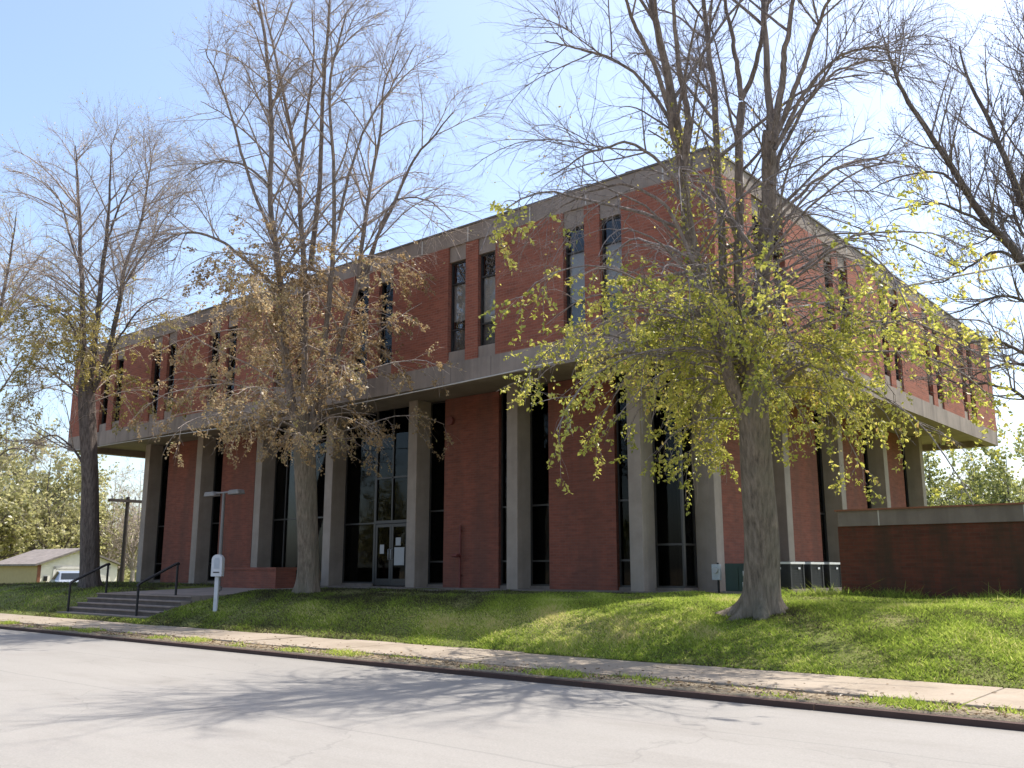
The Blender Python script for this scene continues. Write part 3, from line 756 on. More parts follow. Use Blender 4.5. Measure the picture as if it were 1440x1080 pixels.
def make_tree(name, label, trunk, stems, cfg, group=None):
    """trunk: (points, radii, flare); stems: list of (points, r0, r1)"""
    base = np.array(trunk[0][0], float)
    root = empty(name, base); tag(root, label, 'tree', group)
    def put(V, Fc, nm, mm, **kw):
        return raw_mesh(nm, np.asarray(V) - base, Fc, mm, root, **kw)
    put(*trunk_mesh(trunk[0], trunk[1], trunk[2], seed=len(label)), 'trunk', M[cfg.get('bark', 'bark')])
    K = 28; SP = []; SR = []
    for pts, r0, r1 in stems:
        P = catmull(pts, 10); s = np.linspace(0, len(P) - 1, K); i = np.clip(s.astype(int), 0, len(P) - 2); f = (s - i)[:, None]
        P = P[i] * (1 - f) + P[i + 1] * f
        P[2:] += np.cumsum(rng.normal(0, .012, (K - 2, 3)), 0)
        SP.append(P); SR.append(np.linspace(1, 0, K) ** .9 * (r0 - r1) + r1)
        V, Fc = tubes(P[None], SR[-1][None], 9)
        put(V, Fc, 'limb', M['limb_bark' if cfg.get('bark', 'bark') == 'bark' else 'bark_dark'])
    st = Lines(np.array(SP), np.array(SR))
    fam = []
    # boughs off the limbs
    n = cfg['n2']
    pos, tan, r, t, i = st.sample(n, cfg.get('t2', (.12, 1))[0], cfg.get('t2', (.12, 1))[1])
    L = cfg['L2'] * (.55 + .75 * rng.random(n)) * (1.15 - .6 * t)
    ang = R_(1) * (cfg.get('ang2', 48) + rng.normal(0, 9, n))
    b2 = outside(grow(pos, spread(tan, ang, .3), L, 11, np.linspace(cfg.get('up2', 1.0), cfg.get('dn2', -2.3), 10), .05, np.minimum(r * .6, .009 + .0095 * L), .3))
    # low leafy boughs
    lowL = None
    if cfg.get('nlow'):
        n = cfg['nlow']; src = cfg['low_src']
        tl = Lines(*src(st)) if callable(src) else st
        pos, tan, r, t, i = tl.sample(n, cfg['tlow'][0], cfg['tlow'][1])
        L = cfg['Llow'] * (.45 + .75 * rng.random(n))
        ang = R_(1) * (cfg.get('anglow', 68) + rng.normal(0, 10, n))
        lowL = outside(grow(pos, spread(np.tile([0, 0, 1.0], (n, 1)), ang, .2), L, 12, np.linspace(.3, cfg.get('dnlow', -1.9), 11), .09, np.minimum(r * .5, .006 + .0052 * L), .25))
    def sub(par, n, L0, ang0, trop, K, rr, t0=.15, wig=.12):
        pos, tan, r, t, i = par.sample(n, t0, 1)
        L = L0 * (.4 + .9 * rng.random(n)) * (1.2 - .6 * t)
        return outside(grow(pos, spread(tan, R_(1) * (ang0 + rng.normal(0, 10, n)), .15), L, K, trop, wig, np.minimum(r * .7, rr), .4))
    b3 = sub(b2, cfg['n3'], cfg['L3'], 42, cfg.get('trop3', .1), 7, .0075)
    b4 = sub(b3, cfg['n4'], cfg['L4'], 40, cfg.get('trop4', .25), 5, .0036)
    items = [tubes(b2.P, b2.R, 6), tubes(b3.P, b3.R, 4), tubes(b4.P, b4.R, 3)]
    # short shoots straight off the limbs
    if cfg.get('nshoot'):
        pos, tan, r, t, i = st.sample(cfg['nshoot'], .1, 1)
        n = len(pos); L = .5 + .9 * rng.random(n)
        bs = outside(grow(pos, spread(tan, R_(1) * (45 + rng.normal(0, 10, n))), L, 6, .4, .12, np.full(n, .007), .4)); items.append(tubes(bs.P, bs.R, 3))
    tw = cfg.get('twig', 'twig')
    if lowL is not None:
        l3 = sub(lowL, cfg['nl3'], cfg['Ll3'], 45, cfg.get('tl3', -.9), 7, .008)
        l4 = sub(l3, cfg['nl4'], cfg['Ll4'], 42, -.5, 5, .004)
        items += [tubes(lowL.P, lowL.R, 6), tubes(l3.P, l3.R, 4), tubes(l4.P, l4.R, 3)]
    V, Fc = merge(items)
    put(V, Fc, 'branches', M[tw])
    # leaves
    LV = []
    def leaves(par, n, s0, s1, t0=.2, mask=None, tb=.5, clump=.0):
        pos, tan, r, t, i = par.sample(n, t0, 1)
        if clump:
            key = rng.random(len(par.P)) < clump
            pos = pos[key[i]]
        if mask is not None: pos = pos[mask(pos)]
        pos = pos + rng.normal(0, .02, pos.shape)
        n = len(pos)
        tint = np.clip(tb + .25 * np.sin(pos[:, 0] * 1.9 + 1) * np.sin(pos[:, 2] * 2.3 + pos[:, 1]) + rng.normal(0, .18, n), 0, 1)
        LV.append(leaf_mesh(pos, s0 + (s1 - s0) * rng.random(n), tint))
    for fn in cfg.get('leaves', []): fn(dict(b2=b2, b3=b3, b4=b4, low=lowL, l3=locals().get('l3'), l4=locals().get('l4')), leaves)
    if cfg.get('tufts'):
        ids, nt_, per, z1 = cfg['tufts']
        pos, tan, r, t, i = Lines(st.P[ids], st.R[ids]).sample(nt_, .02, .6)
        pos = pos[pos[:, 2] < z1]; n = len(pos)
        pos = (pos[:, None, :] + rng.normal(0, 1, (n, per, 3)) * np.array([.17, .17, .22])).reshape(-1, 3)
        LV.append(leaf_mesh(pos, .05 + .05 * rng.random(len(pos)), np.clip(rng.normal(.5, .22, len(pos)), 0, 1)))
    if LV:
        V = np.vstack([l[0] for l in LV]); Fc = np.arange(len(V)).reshape(-1, 4); T = np.concatenate([l[2] for l in LV])
        put(V, Fc, 'foliage', M[cfg['leafmat']], smooth=False, attr=T)
    return root

def traced(pts, d0, drift, r0, r1):
    """limb through surveyed bearings; drift = how far (m) it leans away from (+) or toward (-) the viewer"""
    n = len(pts)
    return ([W(x, y, d0 + drift * (k / max(1, n - 1)) ** 1.2) for k, (x, y) in enumerate(pts)], r0, r1)

# --- leafy tree on the right of the lawn
D = 16.06
trk = ([np.array([-7.39, 15.4, .72]), W(1071, 820, D), W(1071, 760, D), W(1066, 690, D), W(1062, 620, D), W(1060, 560, D), W(1060, 510, D)], [.33, .30, .28, .27, .265, .26, .2], 1.5)
stems = [
    traced([(1052, 590), (1022, 520), (985, 400), (966, 300), (960, 220), (945, 130), (932, 60), (922, 0), (905, -110), (890, -230)], D, -1.2, 0.128, .02),
    traced([(962, 240), (970, 160), (958, 90), (957, 0), (955, -130)], D - .7, -.8, 0.064, .015),
    traced([(960, 250), (940, 150), (905, 60), (880, 0), (840, -90)], D - .6, -1.2, 0.051, .012),
    traced([(1055, 560), (1030, 470), (1015, 380), (1008, 250), (1003, 120), (990, 40), (980, -60), (975, -200)], D, 1.0, 0.093, .018),
    traced([(1058, 560), (1040, 440), (1036, 330), (1037, 210), (1043, 135)], D, .5, 0.085, .07),
    traced([(1043, 140), (1033, 80), (1025, 20), (1015, -90), (1010, -200)], D + .5, .5, 0.051, .012),
    traced([(1043, 140), (1062, 90), (1073, 20), (1082, -90), (1090, -200)], D + .5, -.6, 0.051, .012),
    traced([(1064, 580), (1068, 460), (1078, 340), (1083, 240), (1086, 180)], D, -.5, 0.136, .12),
    traced([(1084, 200), (1082, 100), (1080, 0), (1080, -120), (1075, -260)], D - .5, .6, 0.068, .015),
    traced([(1087, 190), (1100, 100), (1108, 40), (1122, -60), (1130, -200)], D - .5, -.7, 0.064, .014),
    traced([(1088, 200), (1118, 120), (1145, 50), (1166, 0), (1210, -90)], D - .5, -1.0, 0.051, .012),
    traced([(1090, 210), (1130, 130), (1175, 85), (1215, 76), (1250, 82)], D - .5, -.5, 0.038, .01),
    traced([(1085, 260), (1110, 200), (1160, 120), (1200, 90), (1270, 80)], D - .4, .6, 0.038, .01),
    traced([(1076, 350), (1110, 290), (1160, 250), (1215, 225), (1270, 228)], D - .4, .9, 0.038, .01),
    traced([(958, 280), (930, 240), (880, 205), (820, 215), (760, 250)], D - .8, -.4, 0.034, .009),
    traced([(962, 250), (935, 160), (880, 90), (820, 70), (770, 60)], D - .7, .5, 0.038, .01),
    traced([(975, 370), (940, 290), (880, 250), (820, 265), (755, 300)], D - .7, .6, 0.034, .009),
]
def low_src(st): return st.P[[0, 3, 4, 7]][:, :10], st.R[[0, 3, 4, 7]][:, :10]
fol = lambda p: (p[:, 2] < 6.3 + .6 * np.sin(p[:, 0] * 1.3)) & (p[:, 2] > 2.5)
def R_leaves(F, leaves):
    leaves(F['l4'], 46000, .05, .105, mask=fol, tb=.45, clump=.7)
    leaves(F['l3'], 8500, .05, .095, mask=fol, tb=.5, clump=.6)
    leaves(F['b4'], 900, .03, .06, tb=.8, mask=lambda p: p[:, 2] < 9)
make_tree('spring_tree', 'tallest tree with yellow-green lower leaves standing on the sunlit right lawn', trk, stems,
    dict(n2=150, L2=2.7, n3=1700, L3=1.0, n4=9000, L4=.42, nshoot=60, t2=(.38, 1), bark='bark', twig='twig_cool',
         dnlow=-3.1, nlow=105, low_src=low_src, tlow=(.0, 1), Llow=4.15, nl3=1150, Ll3=1.2, nl4=3600, Ll4=.5, leafmat='leaf_r', tufts=([0, 3, 4, 7], 150, 20, 9.2), leaves=[R_leaves]))

# --- tree in the middle, before the glazed entrance
D = 25.86
trk = ([np.array([-21.5, 16.5, .86]), W(433, 800, D), W(432, 740, D), W(430, 680, D), W(428, 635, D), W(426, 605, D), W(424, 580, D)], [.34, .305, .29, .285, .285, .27, .2], .45)
stems = [
    traced([(424, 628), (404, 540), (396, 470), (393, 420), (385, 350), (377, 290), (377, 180), (372, 90), (360, 0), (350, -30)], D, -1.0, 0.126, .02),
    traced([(385, 340), (350, 250), (330, 180), (305, 110), (290, 70)], D - .6, -1.0, 0.052, .012),
    traced([(392, 405), (340, 360), (290, 330), (250, 328), (215, 345)], D - .4, -.8, 0.052, .012),
    traced([(378, 260), (340, 230), (300, 228), (260, 250)], D - .7, .8, 0.037, .01),
    traced([(427, 625), (429, 560), (430, 490), (432, 400), (426, 300), (422, 235), (405, 150), (390, 70), (375, 5)], D, .6, 0.111, .02),
    traced([(422, 240), (432, 150), (440, 80), (436, 10)], D + .4, -.6, 0.052, .012),
    traced([(436, 380), (446, 280), (450, 180), (458, 90), (462, 20), (464, -20)], D + .3, -.8, 0.081, .015),
    traced([(433, 622), (450, 540), (460, 470), (469, 400), (474, 320), (472, 230), (467, 130), (480, 60), (490, 20)], D, -.4, 0.096, .015),
    traced([(476, 310), (495, 240), (520, 180), (560, 120), (590, 70)], D - .2, .5, 0.044, .01),
    traced([(435, 618), (462, 540), (485, 460), (504, 395), (512, 320), (522, 250), (535, 180), (540, 120), (560, 70)], D, 1.0, 0.096, .015),
    traced([(508, 390), (540, 310), (575, 230), (610, 190), (630, 160)], D + .6, -.8, 0.056, .012),
    traced([(515, 390), (550, 290), (600, 280), (640, 310)], D + .6, -.4, 0.037, .01),
    traced([(425, 280), (390, 230), (330, 170), (285, 140)], D + .2, .9, 0.037, .01),
]
def low_src(st): return st.P[[0, 4, 7, 9]][:, :13], st.R[[0, 4, 7, 9]][:, :13]
folm = lambda p: (p[:, 2] < 10.3) & (p[:, 2] > 3.6)
def M_leaves(F, leaves):
    leaves(F['l4'], 42000, .055, .10, mask=folm, tb=.5, clump=.7)
    leaves(F['l3'], 4500, .06, .105, mask=folm, tb=.5)
    leaves(F['b4'], 900, .04, .07, tb=.8)
make_tree('bare_tree', 'bare forking tree with dry tan lower leaves in front of the glazed entrance', trk, stems,
    dict(n2=170, L2=3.0, n3=2100, L3=1.2, n4=12500, L4=.5, nshoot=80, t2=(.38, 1), twig='twig',
         nlow=80, low_src=low_src, tlow=(.0, 1), Llow=4.4, nl3=900, Ll3=1.3, nl4=2500, Ll4=.55, leafmat='leaf_m', tufts=([0, 4, 6, 7, 9], 90, 14, 11), leaves=[M_leaves]))

# --- tree on the left, before the end of the building
D = 34.05
trk = ([np.array([-34.4, 16.5, .9]), W(126, 790, D), W(126, 730, D), W(126, 670, D), W(124, 610, D), W(122, 560, D), W(122, 520, D)], [.36, .33, .31, .30, .29, .28, .2], .4)
stems = [
    traced([(122, 570), (118, 490), (117, 420), (113, 350), (112, 290), (109, 235), (106, 200)], D, .8, 0.128, .015),
    traced([(115, 380), (100, 330), (85, 280), (60, 255)], D + .4, .8, 0.051, .01),
    traced([(124, 560), (133, 490), (143, 410), (150, 340), (155, 280), (157, 205)], D, -.8, 0.128, .015),
    traced([(150, 340), (165, 290), (185, 250), (200, 235)], D - .4, .7, 0.043, .01),
    traced([(126, 560), (150, 500), (166, 430), (175, 380), (195, 320), (208, 260), (214, 215)], D, .6, 0.111, .014),
    traced([(168, 410), (200, 360), (230, 310), (260, 270)], D + .2, -.9, 0.043, .01),
    traced([(150, 505), (185, 450), (215, 420), (245, 425)], D, -.6, 0.043, .01),
    traced([(118, 500), (95, 450), (60, 430), (20, 440)], D, -.6, 0.051, .01),
    traced([(120, 570), (95, 540), (60, 520), (10, 540)], D, .7, 0.051, .01),
    traced([(121, 660), (100, 630), (70, 615), (20, 640)], D, -.4, 0.051, .01),
]
def low_src(st): return st.P[[0, 2, 4, 8, 9]][:, :14], st.R[[0, 2, 4, 8, 9]][:, :14]
foll = lambda p: (p[:, 2] < 11.0) & (p[:, 2] > 5.6)
def L_leaves(F, leaves):
    leaves(F['l4'], 21000, .065, .115, mask=foll, tb=.5, clump=.7)
    leaves(F['l3'], 2500, .06, .11, mask=foll, tb=.5)
    leaves(F['b4'], 1500, .05, .08, tb=.8)
make_tree('bare_tree', 'dark-trunked tree with olive lower leaves at the left end of the building', trk, stems,
    dict(n2=160, L2=3.1, n3=1900, L3=1.25, n4=9500, L4=.55, nshoot=50, t2=(.22, 1), bark='bark_dark', twig='twig',
         nlow=44, low_src=low_src, tlow=(.0, .85), Llow=3.8, nl3=480, Ll3=1.4, nl4=1800, Ll4=.6, leafmat='leaf_l', tufts=([0, 2, 4], 80, 18, 11.5), leaves=[L_leaves]))

# --- tree whose crown enters at the left edge
D = 44
b0 = W(-28, 822, D); b0[2] = float(lawn_z(b0[0], b0[1])) - .1
trk = ([b0, W(-27, 760, D), W(-26, 690, D), W(-24, 620, D), W(-22, 560, D)], [.34, .31, .29, .27, .2], .4)
stems = [
    traced([(-24, 600), (-10, 500), (4, 420), (14, 360), (22, 300)], D, -.8, .13, .014),
    traced([(-5, 470), (25, 410), (50, 370), (70, 350)], D - .3, .8, .06, .01),
    traced([(-22, 590), (5, 540), (35, 500), (70, 490)], D, -.6, .06, .01),
    traced([(-24, 600), (-40, 480), (-45, 380), (-40, 300)], D, .8, .13, .014),
    traced([(-26, 680), (0, 640), (30, 630), (60, 650)], D, -.5, .06, .01),
]
def F_leaves(F, leaves): leaves(F['b4'], 3000, .06, .11, tb=.7)
make_tree('bare_tree', 'bare tree cut by the left picture edge beyond the dark-trunked tree', trk, stems,
    dict(n2=120, L2=3.2, n3=1300, L3=1.4, n4=4500, L4=.6, t2=(.1, 1), bark='bark_dark', twig='twig', leafmat='leaf_l', leaves=[F_leaves]))

# --- tree whose limbs enter from the right edge
D = 20
b0 = W(1530, 850, D); b0[2] = float(lawn_z(b0[0], b0[1])) - .1
trk = ([b0, W(1528, 780, D), W(1522, 700, D), W(1514, 620, D), W(1506, 550, D)], [.36, .32, .30, .29, .24], .7)
stems = [
    traced([(1508, 580), (1480, 460), (1440, 370), (1393, 314), (1340, 235), (1290, 160), (1262, 110), (1246, 60)], D, -.8, 0.120, .014),
    traced([(1508, 590), (1492, 460), (1462, 350), (1430, 280), (1408, 215), (1385, 160), (1360, 110), (1350, 70)], D, .9, 0.112, .014),
    traced([(1430, 290), (1442, 210), (1450, 140), (1445, 60)], D + .6, -.5, 0.053, .012),
    traced([(1510, 560), (1520, 400), (1500, 260), (1470, 120), (1440, 30)], D, .6, 0.105, .016),
    traced([(1385, 305), (1350, 260), (1320, 240), (1270, 245), (1225, 265)], D - .3, .8, 0.038, .01),
    traced([(1405, 330), (1360, 300), (1310, 290), (1255, 300)], D - .3, -.5, 0.038, .01),
    traced([(1440, 375), (1400, 355), (1360, 375), (1320, 400), (1285, 400)], D - .2, .7, 0.038, .01),
    traced([(1504, 540), (1440, 500), (1400, 480), (1365, 482), (1330, 508)], D, -.7, 0.045, .01),
    traced([(1508, 600), (1440, 560), (1395, 545), (1350, 545), (1310, 530)], D, .6, 0.045, .01),
    traced([(1500, 480), (1450, 430), (1410, 420), (1370, 430), (1330, 440)], D, -.5, 0.045, .01),
    traced([(1506, 560), (1470, 520), (1420, 510), (1370, 525), (1320, 560)], D, 1.2, 0.038, .01),
    traced([(1490, 420), (1440, 330), (1420, 300), (1390, 330), (1340, 350)], D, 1.2, 0.038, .01),
]
def E_leaves(F, leaves): leaves(F['b4'], 5000, .025, .05, tb=.5); leaves(F['b3'], 1500, .025, .05, tb=.5)
make_tree('budding_tree', 'dark budding tree reaching in from the right picture edge over the brick wall', trk, stems,
    dict(n2=190, L2=1.7, n3=1700, L3=.75, n4=5500, L4=.3, t2=(.2, 1), ang2=45, up2=.9, dn2=.3, trop3=.5, trop4=.6, bark='bark_dark', twig='twig_cool', leafmat='bud', leaves=[E_leaves]))

# ------------------------------------------------------------------ background trees
def bg_tree(name, seed, h, cr, leafmat, nleaf, ls, bare=False):
    """a far tree: trunk, limbs and a crown of leaf clumps; returned as mesh data shared by copies"""
    global rng
    keep = rng; rng = np.random.default_rng(seed)
    tr_h = h * .26
    P = np.array([[0, 0, -.3], [0.05, 0, tr_h * .5], [0, .1, tr_h], [.2, 0, h * .5], [.1, .1, h * .9]])
    P = catmull(P, 6); K = len(P)
    V0 = tubes(P[None], np.linspace(.02 * h, .006, K)[None], 8)
    ln = Lines(P[None], np.linspace(.02 * h, .006, K)[None])
    n = 34
    pos, tan, r, t, i = ln.sample(n, .22, .95)
    L = cr * (.75 + .5 * rng.random(n)) * (1.25 - .75 * t)
    a = grow(pos, spread(tan, R_(1) * (52 + rng.normal(0, 10, n)), .3), L, 8, np.linspace(.9, -.6, 7), .12, np.minimum(r * .6, .1), .2)
    n = 260; pos, tan, r, t, i = a.sample(n, .2, 1)
    b3 = grow(pos, spread(tan, R_(1) * (45 + rng.normal(0, 10, n))), cr * .34 * (.5 + rng.random(n)), 6, .2, .15, np.minimum(r * .6, .04), .3)
    n = 1500 if bare else 700; pos, tan, r, t, i = b3.sample(n, .2, 1)
    b4 = grow(pos, spread(tan, R_(1) * (45 + rng.normal(0, 10, n))), cr * .16 * (.5 + rng.random(n)), 4, .2, .15, np.full(n, .014), .5)
    wood = merge([V0, tubes(a.P, a.R, 5), tubes(b3.P, b3.R, 4), tubes(b4.P, b4.R, 3)])
    pos = np.vstack([b4.sample(nleaf, .0, 1)[0], b3.sample(nleaf // 3, .3, 1)[0]])
    pos = pos + rng.normal(0, ls * .5, pos.shape)
    tint = np.clip(.5 + .2 * np.sin(pos[:, 0] * 1.1) * np.sin(pos[:, 2] * .9) + rng.normal(0, .2, len(pos)), 0, 1)
    lv = leaf_mesh(pos, ls * (.6 + .7 * rng.random(len(pos))), tint, .2, .8)
    rng = keep
    root = empty(name)
    raw_mesh('trunk', wood[0], wood[1], M['twig'] if bare else M['bark_dark'], root)
    raw_mesh('crown', lv[0], lv[1], M[leafmat], root, smooth=False, attr=lv[2])
    return root
def dup(root, loc, rz, sc):
    r = root.copy(); COL.objects.link(r); r.location = loc; r.rotation_euler = (0, 0, rz); r.scale = (sc, sc, sc)
    for ch in list(root.children):
        c = ch.copy(); COL.objects.link(c); c.parent = r
    return r
protos = {'y': bg_tree('background_tree', 3, 11, 4.2, 'leaf_bg', 4600, .26), 'y2': bg_tree('background_tree', 5, 10, 4.0, 'leaf_bg', 3000, .25),
          'b': bg_tree('background_tree', 8, 12, 4.2, 'leaf_bg', 500, .18, True), 'g': bg_tree('background_tree', 11, 11, 4.0, 'leaf_bg2', 5200, .26)}
used = set()
# bearing x (photo px), distance, kind, scale, label
BG = [(-40, 78, 'y', 1.30, 'yellow-green tree beyond the left picture edge behind the pale blue shed'),
      (14, 92, 'y', 1.43, 'yellow-green tree rising behind the left corner of the cream garage'),
      (60, 84, 'y2', 1.46, 'olive tree directly behind the brown garage roof'),
      (98, 96, 'y', 1.30, 'yellow-green tree behind the garage gable, left of the dark tree trunk'),
      (38, 118, 'b', 1.62, 'tall bare tree far behind the olive tree over the garage'),
      (150, 100, 'b', 1.23, 'bare tree far away just right of the dark tree trunk'),
      (186, 92, 'b', 1.17, 'bare tree far away behind the wooden utility pole'),
      (168, 130, 'y2', 1.10, 'small olive tree farthest away behind the utility pole'),
      (212, 110, 'b', 1.30, 'bare tree far away under the left end of the overhang'),
      (-95, 70, 'y2', 1.37, 'olive tree outside the left picture edge'),
      (1322, 78, 'g', 1.23, 'green tree beyond the brick wall nearest the building corner'),
      (1356, 92, 'b', 1.30, 'bare tree beyond the brick wall between two green trees'),
      (1385, 76, 'g', 1.17, 'green tree in the middle of the row beyond the brick wall'),
      (1432, 70, 'g', 1.20, 'green tree beyond the brick wall at the right picture edge'),
      (1290, 96, 'g', 1.37, 'green tree mostly hidden behind the building end column'),
      (1480, 84, 'g', 1.30, 'green tree just outside the right picture edge beyond the wall'),
      (1408, 104, 'y2', 1.43, 'paler tree farthest back beyond the brick wall')]
ACROSS = [(-74, -24, 'y', 1.0), (-58, -30, 'b', 1.2), (-45, -22, 'g', .9), (-33, -28, 'y2', 1.1), (-22, -20, 'b', 1.1), (-9, -26, 'g', 1.0), (6, -24, 'y', 1.05)]  # unseen trees added to give the ground floor glass something to mirror
for px, d, k, sc, lab in BG:
    p = W(px, 800, d); z = float(lawn_z(p[0], p[1]))
    loc = (p[0], p[1], z - .1); rz = random.random() * 6.28
    if k not in used: o = protos[k]; o.location = loc; o.rotation_euler = (0, 0, rz); o.scale = (sc,) * 3; used.add(k)
    else: o = dup(protos[k], loc, rz, sc)
    tag(o, lab, 'tree', 'trees beyond the lawn')

for n_, (x_, y_, k, sc) in enumerate(ACROSS):
    tag(dup(protos[k], (x_, y_, -.1), n_ * 1.7, sc), 'unseen tree added across the street behind the viewer, mirrored in the ground floor glass', 'tree', 'unseen trees added across the street')

# distant wood closing the horizon
n = 9000
th = rng.random(n)
lx = -260 + 300 * th; ly = 150 + 50 * rng.random(n)
pos = np.stack([lx, ly, rng.random(n) ** 1.2 * (7 + 2.5 * np.sin(lx * .11) + 1.5 * np.sin(lx * .37))], 1)
l2 = np.stack([-190 + 40 * rng.random(5000), -20 + 190 * rng.random(5000), rng.random(5000) ** 1.2 * 8], 1)
pos = np.vstack([pos, l2])
lv = leaf_mesh(pos, 1.2 + 1.3 * rng.random(len(pos)), np.clip(rng.normal(.45, .25, len(pos)), 0, 1), .1, .8)
tag(raw_mesh('distant_wood', lv[0], lv[1], M['leaf_bg'], smooth=False, attr=lv[2]), 'distant hazy belt of trees along the horizon', 'wood', kind='stuff')

# ------------------------------------------------------------------ garage, shed, car, pole
gz = -.45
gp = W(110, 815, 60); ga = math.atan2(gp[1], gp[0]) - math.pi / 2 + R_(24)
gr = empty('garage', (gp[0], gp[1], gz), ga); tag(gr, 'cream garage with brown gable roof far beyond the left lawn', 'garage')
hw, dp_, eh, rh = 2.55, 7.0, 2.32, 3.25
b = MB(); b.prism([(-hw, -.2), (hw, -.2), (hw, eh), (0, rh), (-hw, eh)], 'y', 0, .15); b.build('front_wall', M['yellow_wall'], gr)
b = MB(); b.box((-hw, .15, -.2), (-hw + .15, dp_, eh)); b.box((hw - .15, .15, -.2), (hw, dp_, eh)); b.box((-hw + .15, dp_ - .15, -.2), (hw - .15, dp_, eh)); b.build('side_wall', M['tan_wall'], gr)
b = MB()
for s in (-1, 1):
    e = .3; zz = eh - e * (rh - eh) / hw
    b.prism([(s * (hw + e), zz + .02), (s * .0, rh + .02), (s * .0, rh + .14), (s * (hw + e), zz + .14)], 'y', -.25, dp_ + .25)
b.build('roof', M['shingle'], gr)
b = MB(); b.box((-1.5, -.04, 0), (1.9, -.005, 2.05))
for k in range(4): b.box((-1.46, -.06, .04 + k * .5), (1.86, -.04, .5 + k * .5))
b.build('garage_door', M['g_white'], gr)
b = MB(); b.box((-1.65, -.07, 0), (-1.5, -.01, 2.2)); b.box((1.9, -.07, 0), (2.05, -.01, 2.2)); b.box((-1.65, -.07, 2.05), (2.05, -.065, 2.2)); b.build('door_trim', M['g_white'], gr)
b = MB(); b.box((-hw - .03, -.03, -.1), (-hw + .14, .12, eh - .02)); b.build('corner_board', M['brown_trim'], gr)
b = MB(); b.box((-2.2, -.12, 1.3), (-2.0, -.01, 1.6)); b.build('wall_lamp', M['metal_dark'], gr)
sp = W(-12, 815, 66)
sh = empty('shed', (sp[0], sp[1], gz), ga + .2); tag(sh, 'pale blue shed at the left picture edge beside the garage', 'shed')
b = MB(); b.prism([(-2, -.2), (2, -.2), (2, 2.0), (0, 2.6), (-2, 2.0)], 'y', 0, 3.5); b.build('wall', M['shed_blue'], sh)
b = MB()
for s in (-1, 1): b.prism([(s * 2.2, 1.96), (0, 2.62), (0, 2.72), (s * 2.2, 2.06)], 'y', -.2, 3.7)
b.build('roof', M['shingle'], sh)
b = MB(); b.box((-.5, -.04, 0), (.5, -.005, 1.9)); b.build('door', M['white'], sh)

cp = W(100, 822, 52); cz = float(lawn_z(cp[0], cp[1]))
cr = empty('parked_car', (cp[0], cp[1], cz), ga - R_(18)); tag(cr, 'silver blue car parked before the cream garage, seen from its end', 'car')
# body sections from rear (y=0) to front (y=4.3): (y, half width, belt z, roof half width, roof z)
sec = [(0, .70, .80, 0, 0), (.12, .80, .92, .62, .98), (.35, .84, .95, .60, 1.38), (1.2, .86, .96, .62, 1.47), (2.2, .86, .95, .60, 1.44), (2.95, .85, .93, .58, .98), (3.8, .83, .86, .4, .90), (4.3, .72, .70, .3, .72)]
b = MB(); g_ = MB(); rings = []
for y, hw_, bz, rw, rz_ in sec:
    if rz_ == 0: rw, rz_ = hw_ * .9, bz + .02
    rings.append([(-hw_ * .95, y, .25), (-hw_, y, .55), (-hw_, y, bz), (-rw, y, rz_), (rw, y, rz_), (hw_, y, bz), (hw_, y, .55), (hw_ * .95, y, .25)])
for i in range(len(rings) - 1):
    A, B = rings[i], rings[i + 1]
    for j in range(8):
        k = (j + 1) % 8
        side_glass = j in (2, 4) and 2 <= i <= 3
        screen = j == 3 and i in (1, 4)
        b.face([A[k], A[j], B[j], B[k]], 0, smooth=False)
        if side_glass or screen:
            c0 = np.mean([A[k], A[j], B[j], B[k]], 0)
            n_ = np.cross(np.array(A[j]) - np.array(A[k]), np.array(B[j]) - np.array(A[k])); n_ /= np.linalg.norm(n_)
            if n_ @ (c0 - np.array([0, c0[1] + (.8 if i < 3 else -.8) * (j == 3), .7])) < 0: n_ = -n_
            g_.face([tuple(c0 + (np.array(q) - c0) * .86 + n_ * .012) for q in (A[k], A[j], B[j], B[k])])
b.face(rings[0]); b.face(rings[-1][::-1])
b.build('body', M['car_paint'], cr, bevel=.03); g_.build('window', M['car_glass'], cr)
for sx_ in (-1, 1):
    for y in (.85, 3.45):
        wh = MB(); wh.tube([(sx_ * .70, y, .31), (sx_ * .87, y, .31)], .31, 20); w_o = wh.build('wheel', M['tyre'], cr)
        wh = MB(); wh.tube([(sx_ * .872, y, .31), (sx_ * .885, y, .31)], .19, 16); wh.build('rim', M['rim'], w_o)
    tl = MB(); tl.box((sx_ * .66 - .09, -.0, .66), (sx_ * .66 + .09, .12, .82)); 
    for v in range(len(tl.v)): tl.v[v] = (tl.v[v][0], tl.v[v][1] - .02, tl.v[v][2])
    tl.build('tail_light', M['red_lens'], cr)
b = MB(); b.box((-.74, -.07, .36), (.74, .05, .52)); b.build('bumper', M['car_paint'], cr)

pp = W(172, 800, 60)
up = empty('utility_pole', (pp[0], pp[1], -.5), ga); tag(up, 'dark wooden utility pole with a crossarm between the dark tree and the building', 'utility pole')
b = MB(); b.tube([(0, 0, -.5), (0, 0, 6.75)], [.16, .12], 10); b.build('pole', M['wood_pole'], up)
b = MB(); b.box((-1.25, -.16, 6.4), (1.25, -.06, 6.58)); b.box((-1.25, .06, 6.4), (1.25, .16, 6.58)); b.build('crossarm', M['wood_pole'], up)
for x in (-1.1, -.45, .45, 1.1):
    b = MB(); b.tube([(x, -.11, 6.58), (x, -.11, 6.68), (x, -.11, 6.74), (x, -.11, 6.8)], [.04, .06, .06, .03], 8); b.build('insulator', M['galv'], up)

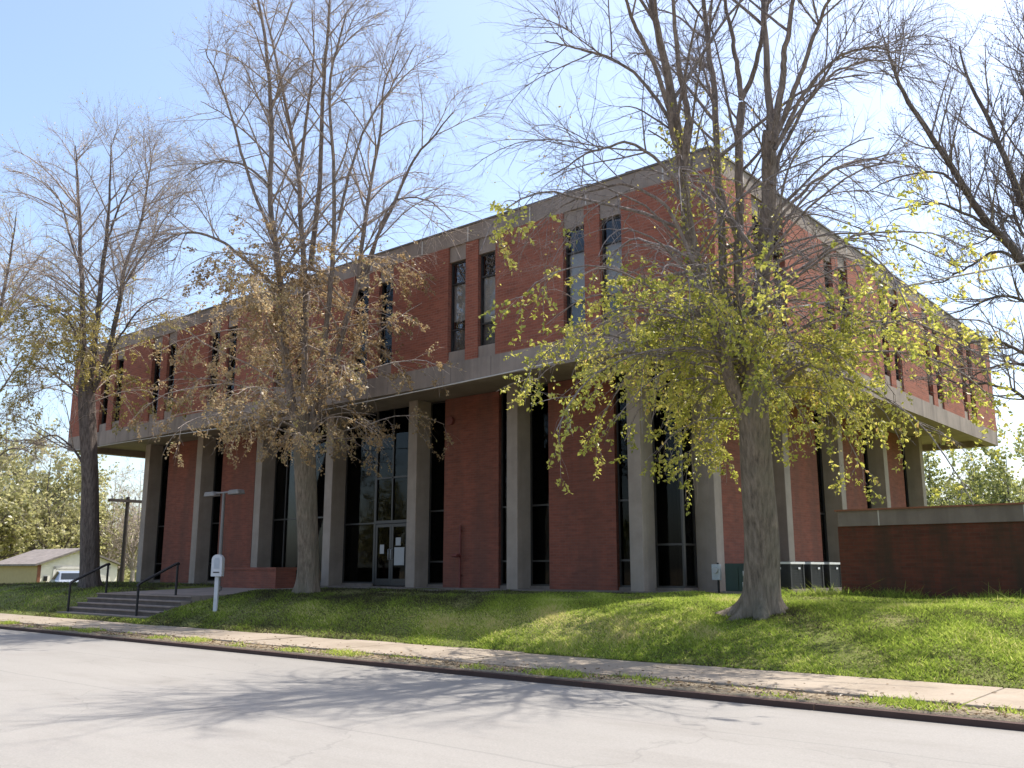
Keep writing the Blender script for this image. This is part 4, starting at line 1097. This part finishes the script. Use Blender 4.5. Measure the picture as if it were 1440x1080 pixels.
# ------------------------------------------------------------------ grass
def grass(name, regions, label):
    V = []; T = []
    for x0, x1, y0, y1, n, h0, h1, tb in regions:
        x = x0 + (x1 - x0) * rng.random(n); y = y0 + (y1 - y0) * rng.random(n)
        cl = np.sin(x * 1.3 + 2 * np.sin(y * .9)) * np.sin(y * 1.9 + np.sin(x * 2.1)) + .6 * np.sin(x * 4.1 + y * 3.3)
        ok = ~((x > SX0 - .02) & (x < SX1 + .02) & (y > 13.0) & (y < 20.6))
        ok &= ~((x > LX0 - .4) & (x < LX1 + .7) & (y > 20.4)); ok &= ~((x > -26.3) & (x < -15.5) & (y > 19.2))
        if y1 < 11.5: ok &= (cl + rng.normal(0, .4, n)) > tb
        x, y, cl = x[ok], y[ok], cl[ok]; n = len(x)
        z = ground_z(x, y) - .01
        h = (h0 + (h1 - h0) * rng.random(n) ** 1.6) * (1 + .35 * cl) * np.where(rng.random(n) < .03, 1.7, 1)
        a = rng.random(n) * 6.28; wd = .007 + .010 * rng.random(n)
        lean = rng.normal(0, .85, (n, 2)) * h[:, None]
        c, s = np.cos(a) * wd, np.sin(a) * wd
        p0 = np.stack([x - c, y - s, z], 1); p1 = np.stack([x + c, y + s, z], 1); p2 = np.stack([x + lean[:, 0], y + lean[:, 1], z + h], 1)
        V.append(np.stack([p0, p1, p2], 1).reshape(-1, 3))
        dry = .55 * np.exp(-((y - 14.2) / 1.0) ** 2) * (1 - sstep(-12, -5, x))
        T.append(np.repeat(np.clip(.5 - .44 * sstep(-11, -17, x) * (y > 12.0) + .12 * cl + .16 * np.sin(x * .9 + 1.7 * np.sin(y * 1.3)) * np.sin(y * 1.1 + .8 * x) + .5 * np.clip(np.sin(x * 2.3 + 3 * np.sin(y * 1.7)) * np.sin(y * 2.9 + 1.4 * x) - .55, 0, 1) * (x > -13) - .35 * np.exp(-((x + 7.39) ** 2 + (y - 15.3) ** 2) / .5) + dry * rng.random(n) * 1.4 + rng.normal(0, .16, n), 0, 1), 3))  # left blades duller: thin grass, with the building's shade painted into the tint
    V = np.vstack(V); T = np.concatenate(T)
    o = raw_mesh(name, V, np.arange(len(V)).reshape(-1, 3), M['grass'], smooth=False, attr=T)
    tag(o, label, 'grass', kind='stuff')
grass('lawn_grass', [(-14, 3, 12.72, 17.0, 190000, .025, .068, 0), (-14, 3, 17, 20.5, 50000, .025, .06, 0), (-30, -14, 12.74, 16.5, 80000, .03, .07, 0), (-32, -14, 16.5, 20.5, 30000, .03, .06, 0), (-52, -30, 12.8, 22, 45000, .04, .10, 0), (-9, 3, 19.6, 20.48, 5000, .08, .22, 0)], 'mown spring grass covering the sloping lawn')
grass('verge_grass', [(-45, 2, 10.35, 10.97, 60000, .02, .07, .75)], 'patchy grass between the kerb and the sidewalk')
# leaf litter along the verge
n = 9000
x = -40 + 42 * rng.random(n); y = np.where(rng.random(n) < .88, 10.36 + .6 * rng.random(n), 10.97 + 1.7 * rng.random(n) ** 5)
pos = np.stack([x, y, np.where(y < 10.97, .17, .2)], 1)
lv = leaf_mesh(pos, .03 + .05 * rng.random(n), rng.random(n), -.1, .7); lv[0][:, 2] = np.maximum(lv[0][:, 2] * .3 + .7 * np.repeat(pos[:, 2], 4), .15)
tag(raw_mesh('leaf_litter', lv[0], lv[1], M['litter'], smooth=False, attr=lv[2]), 'dry leaf litter scattered along the verge', 'leaf litter', kind='stuff')
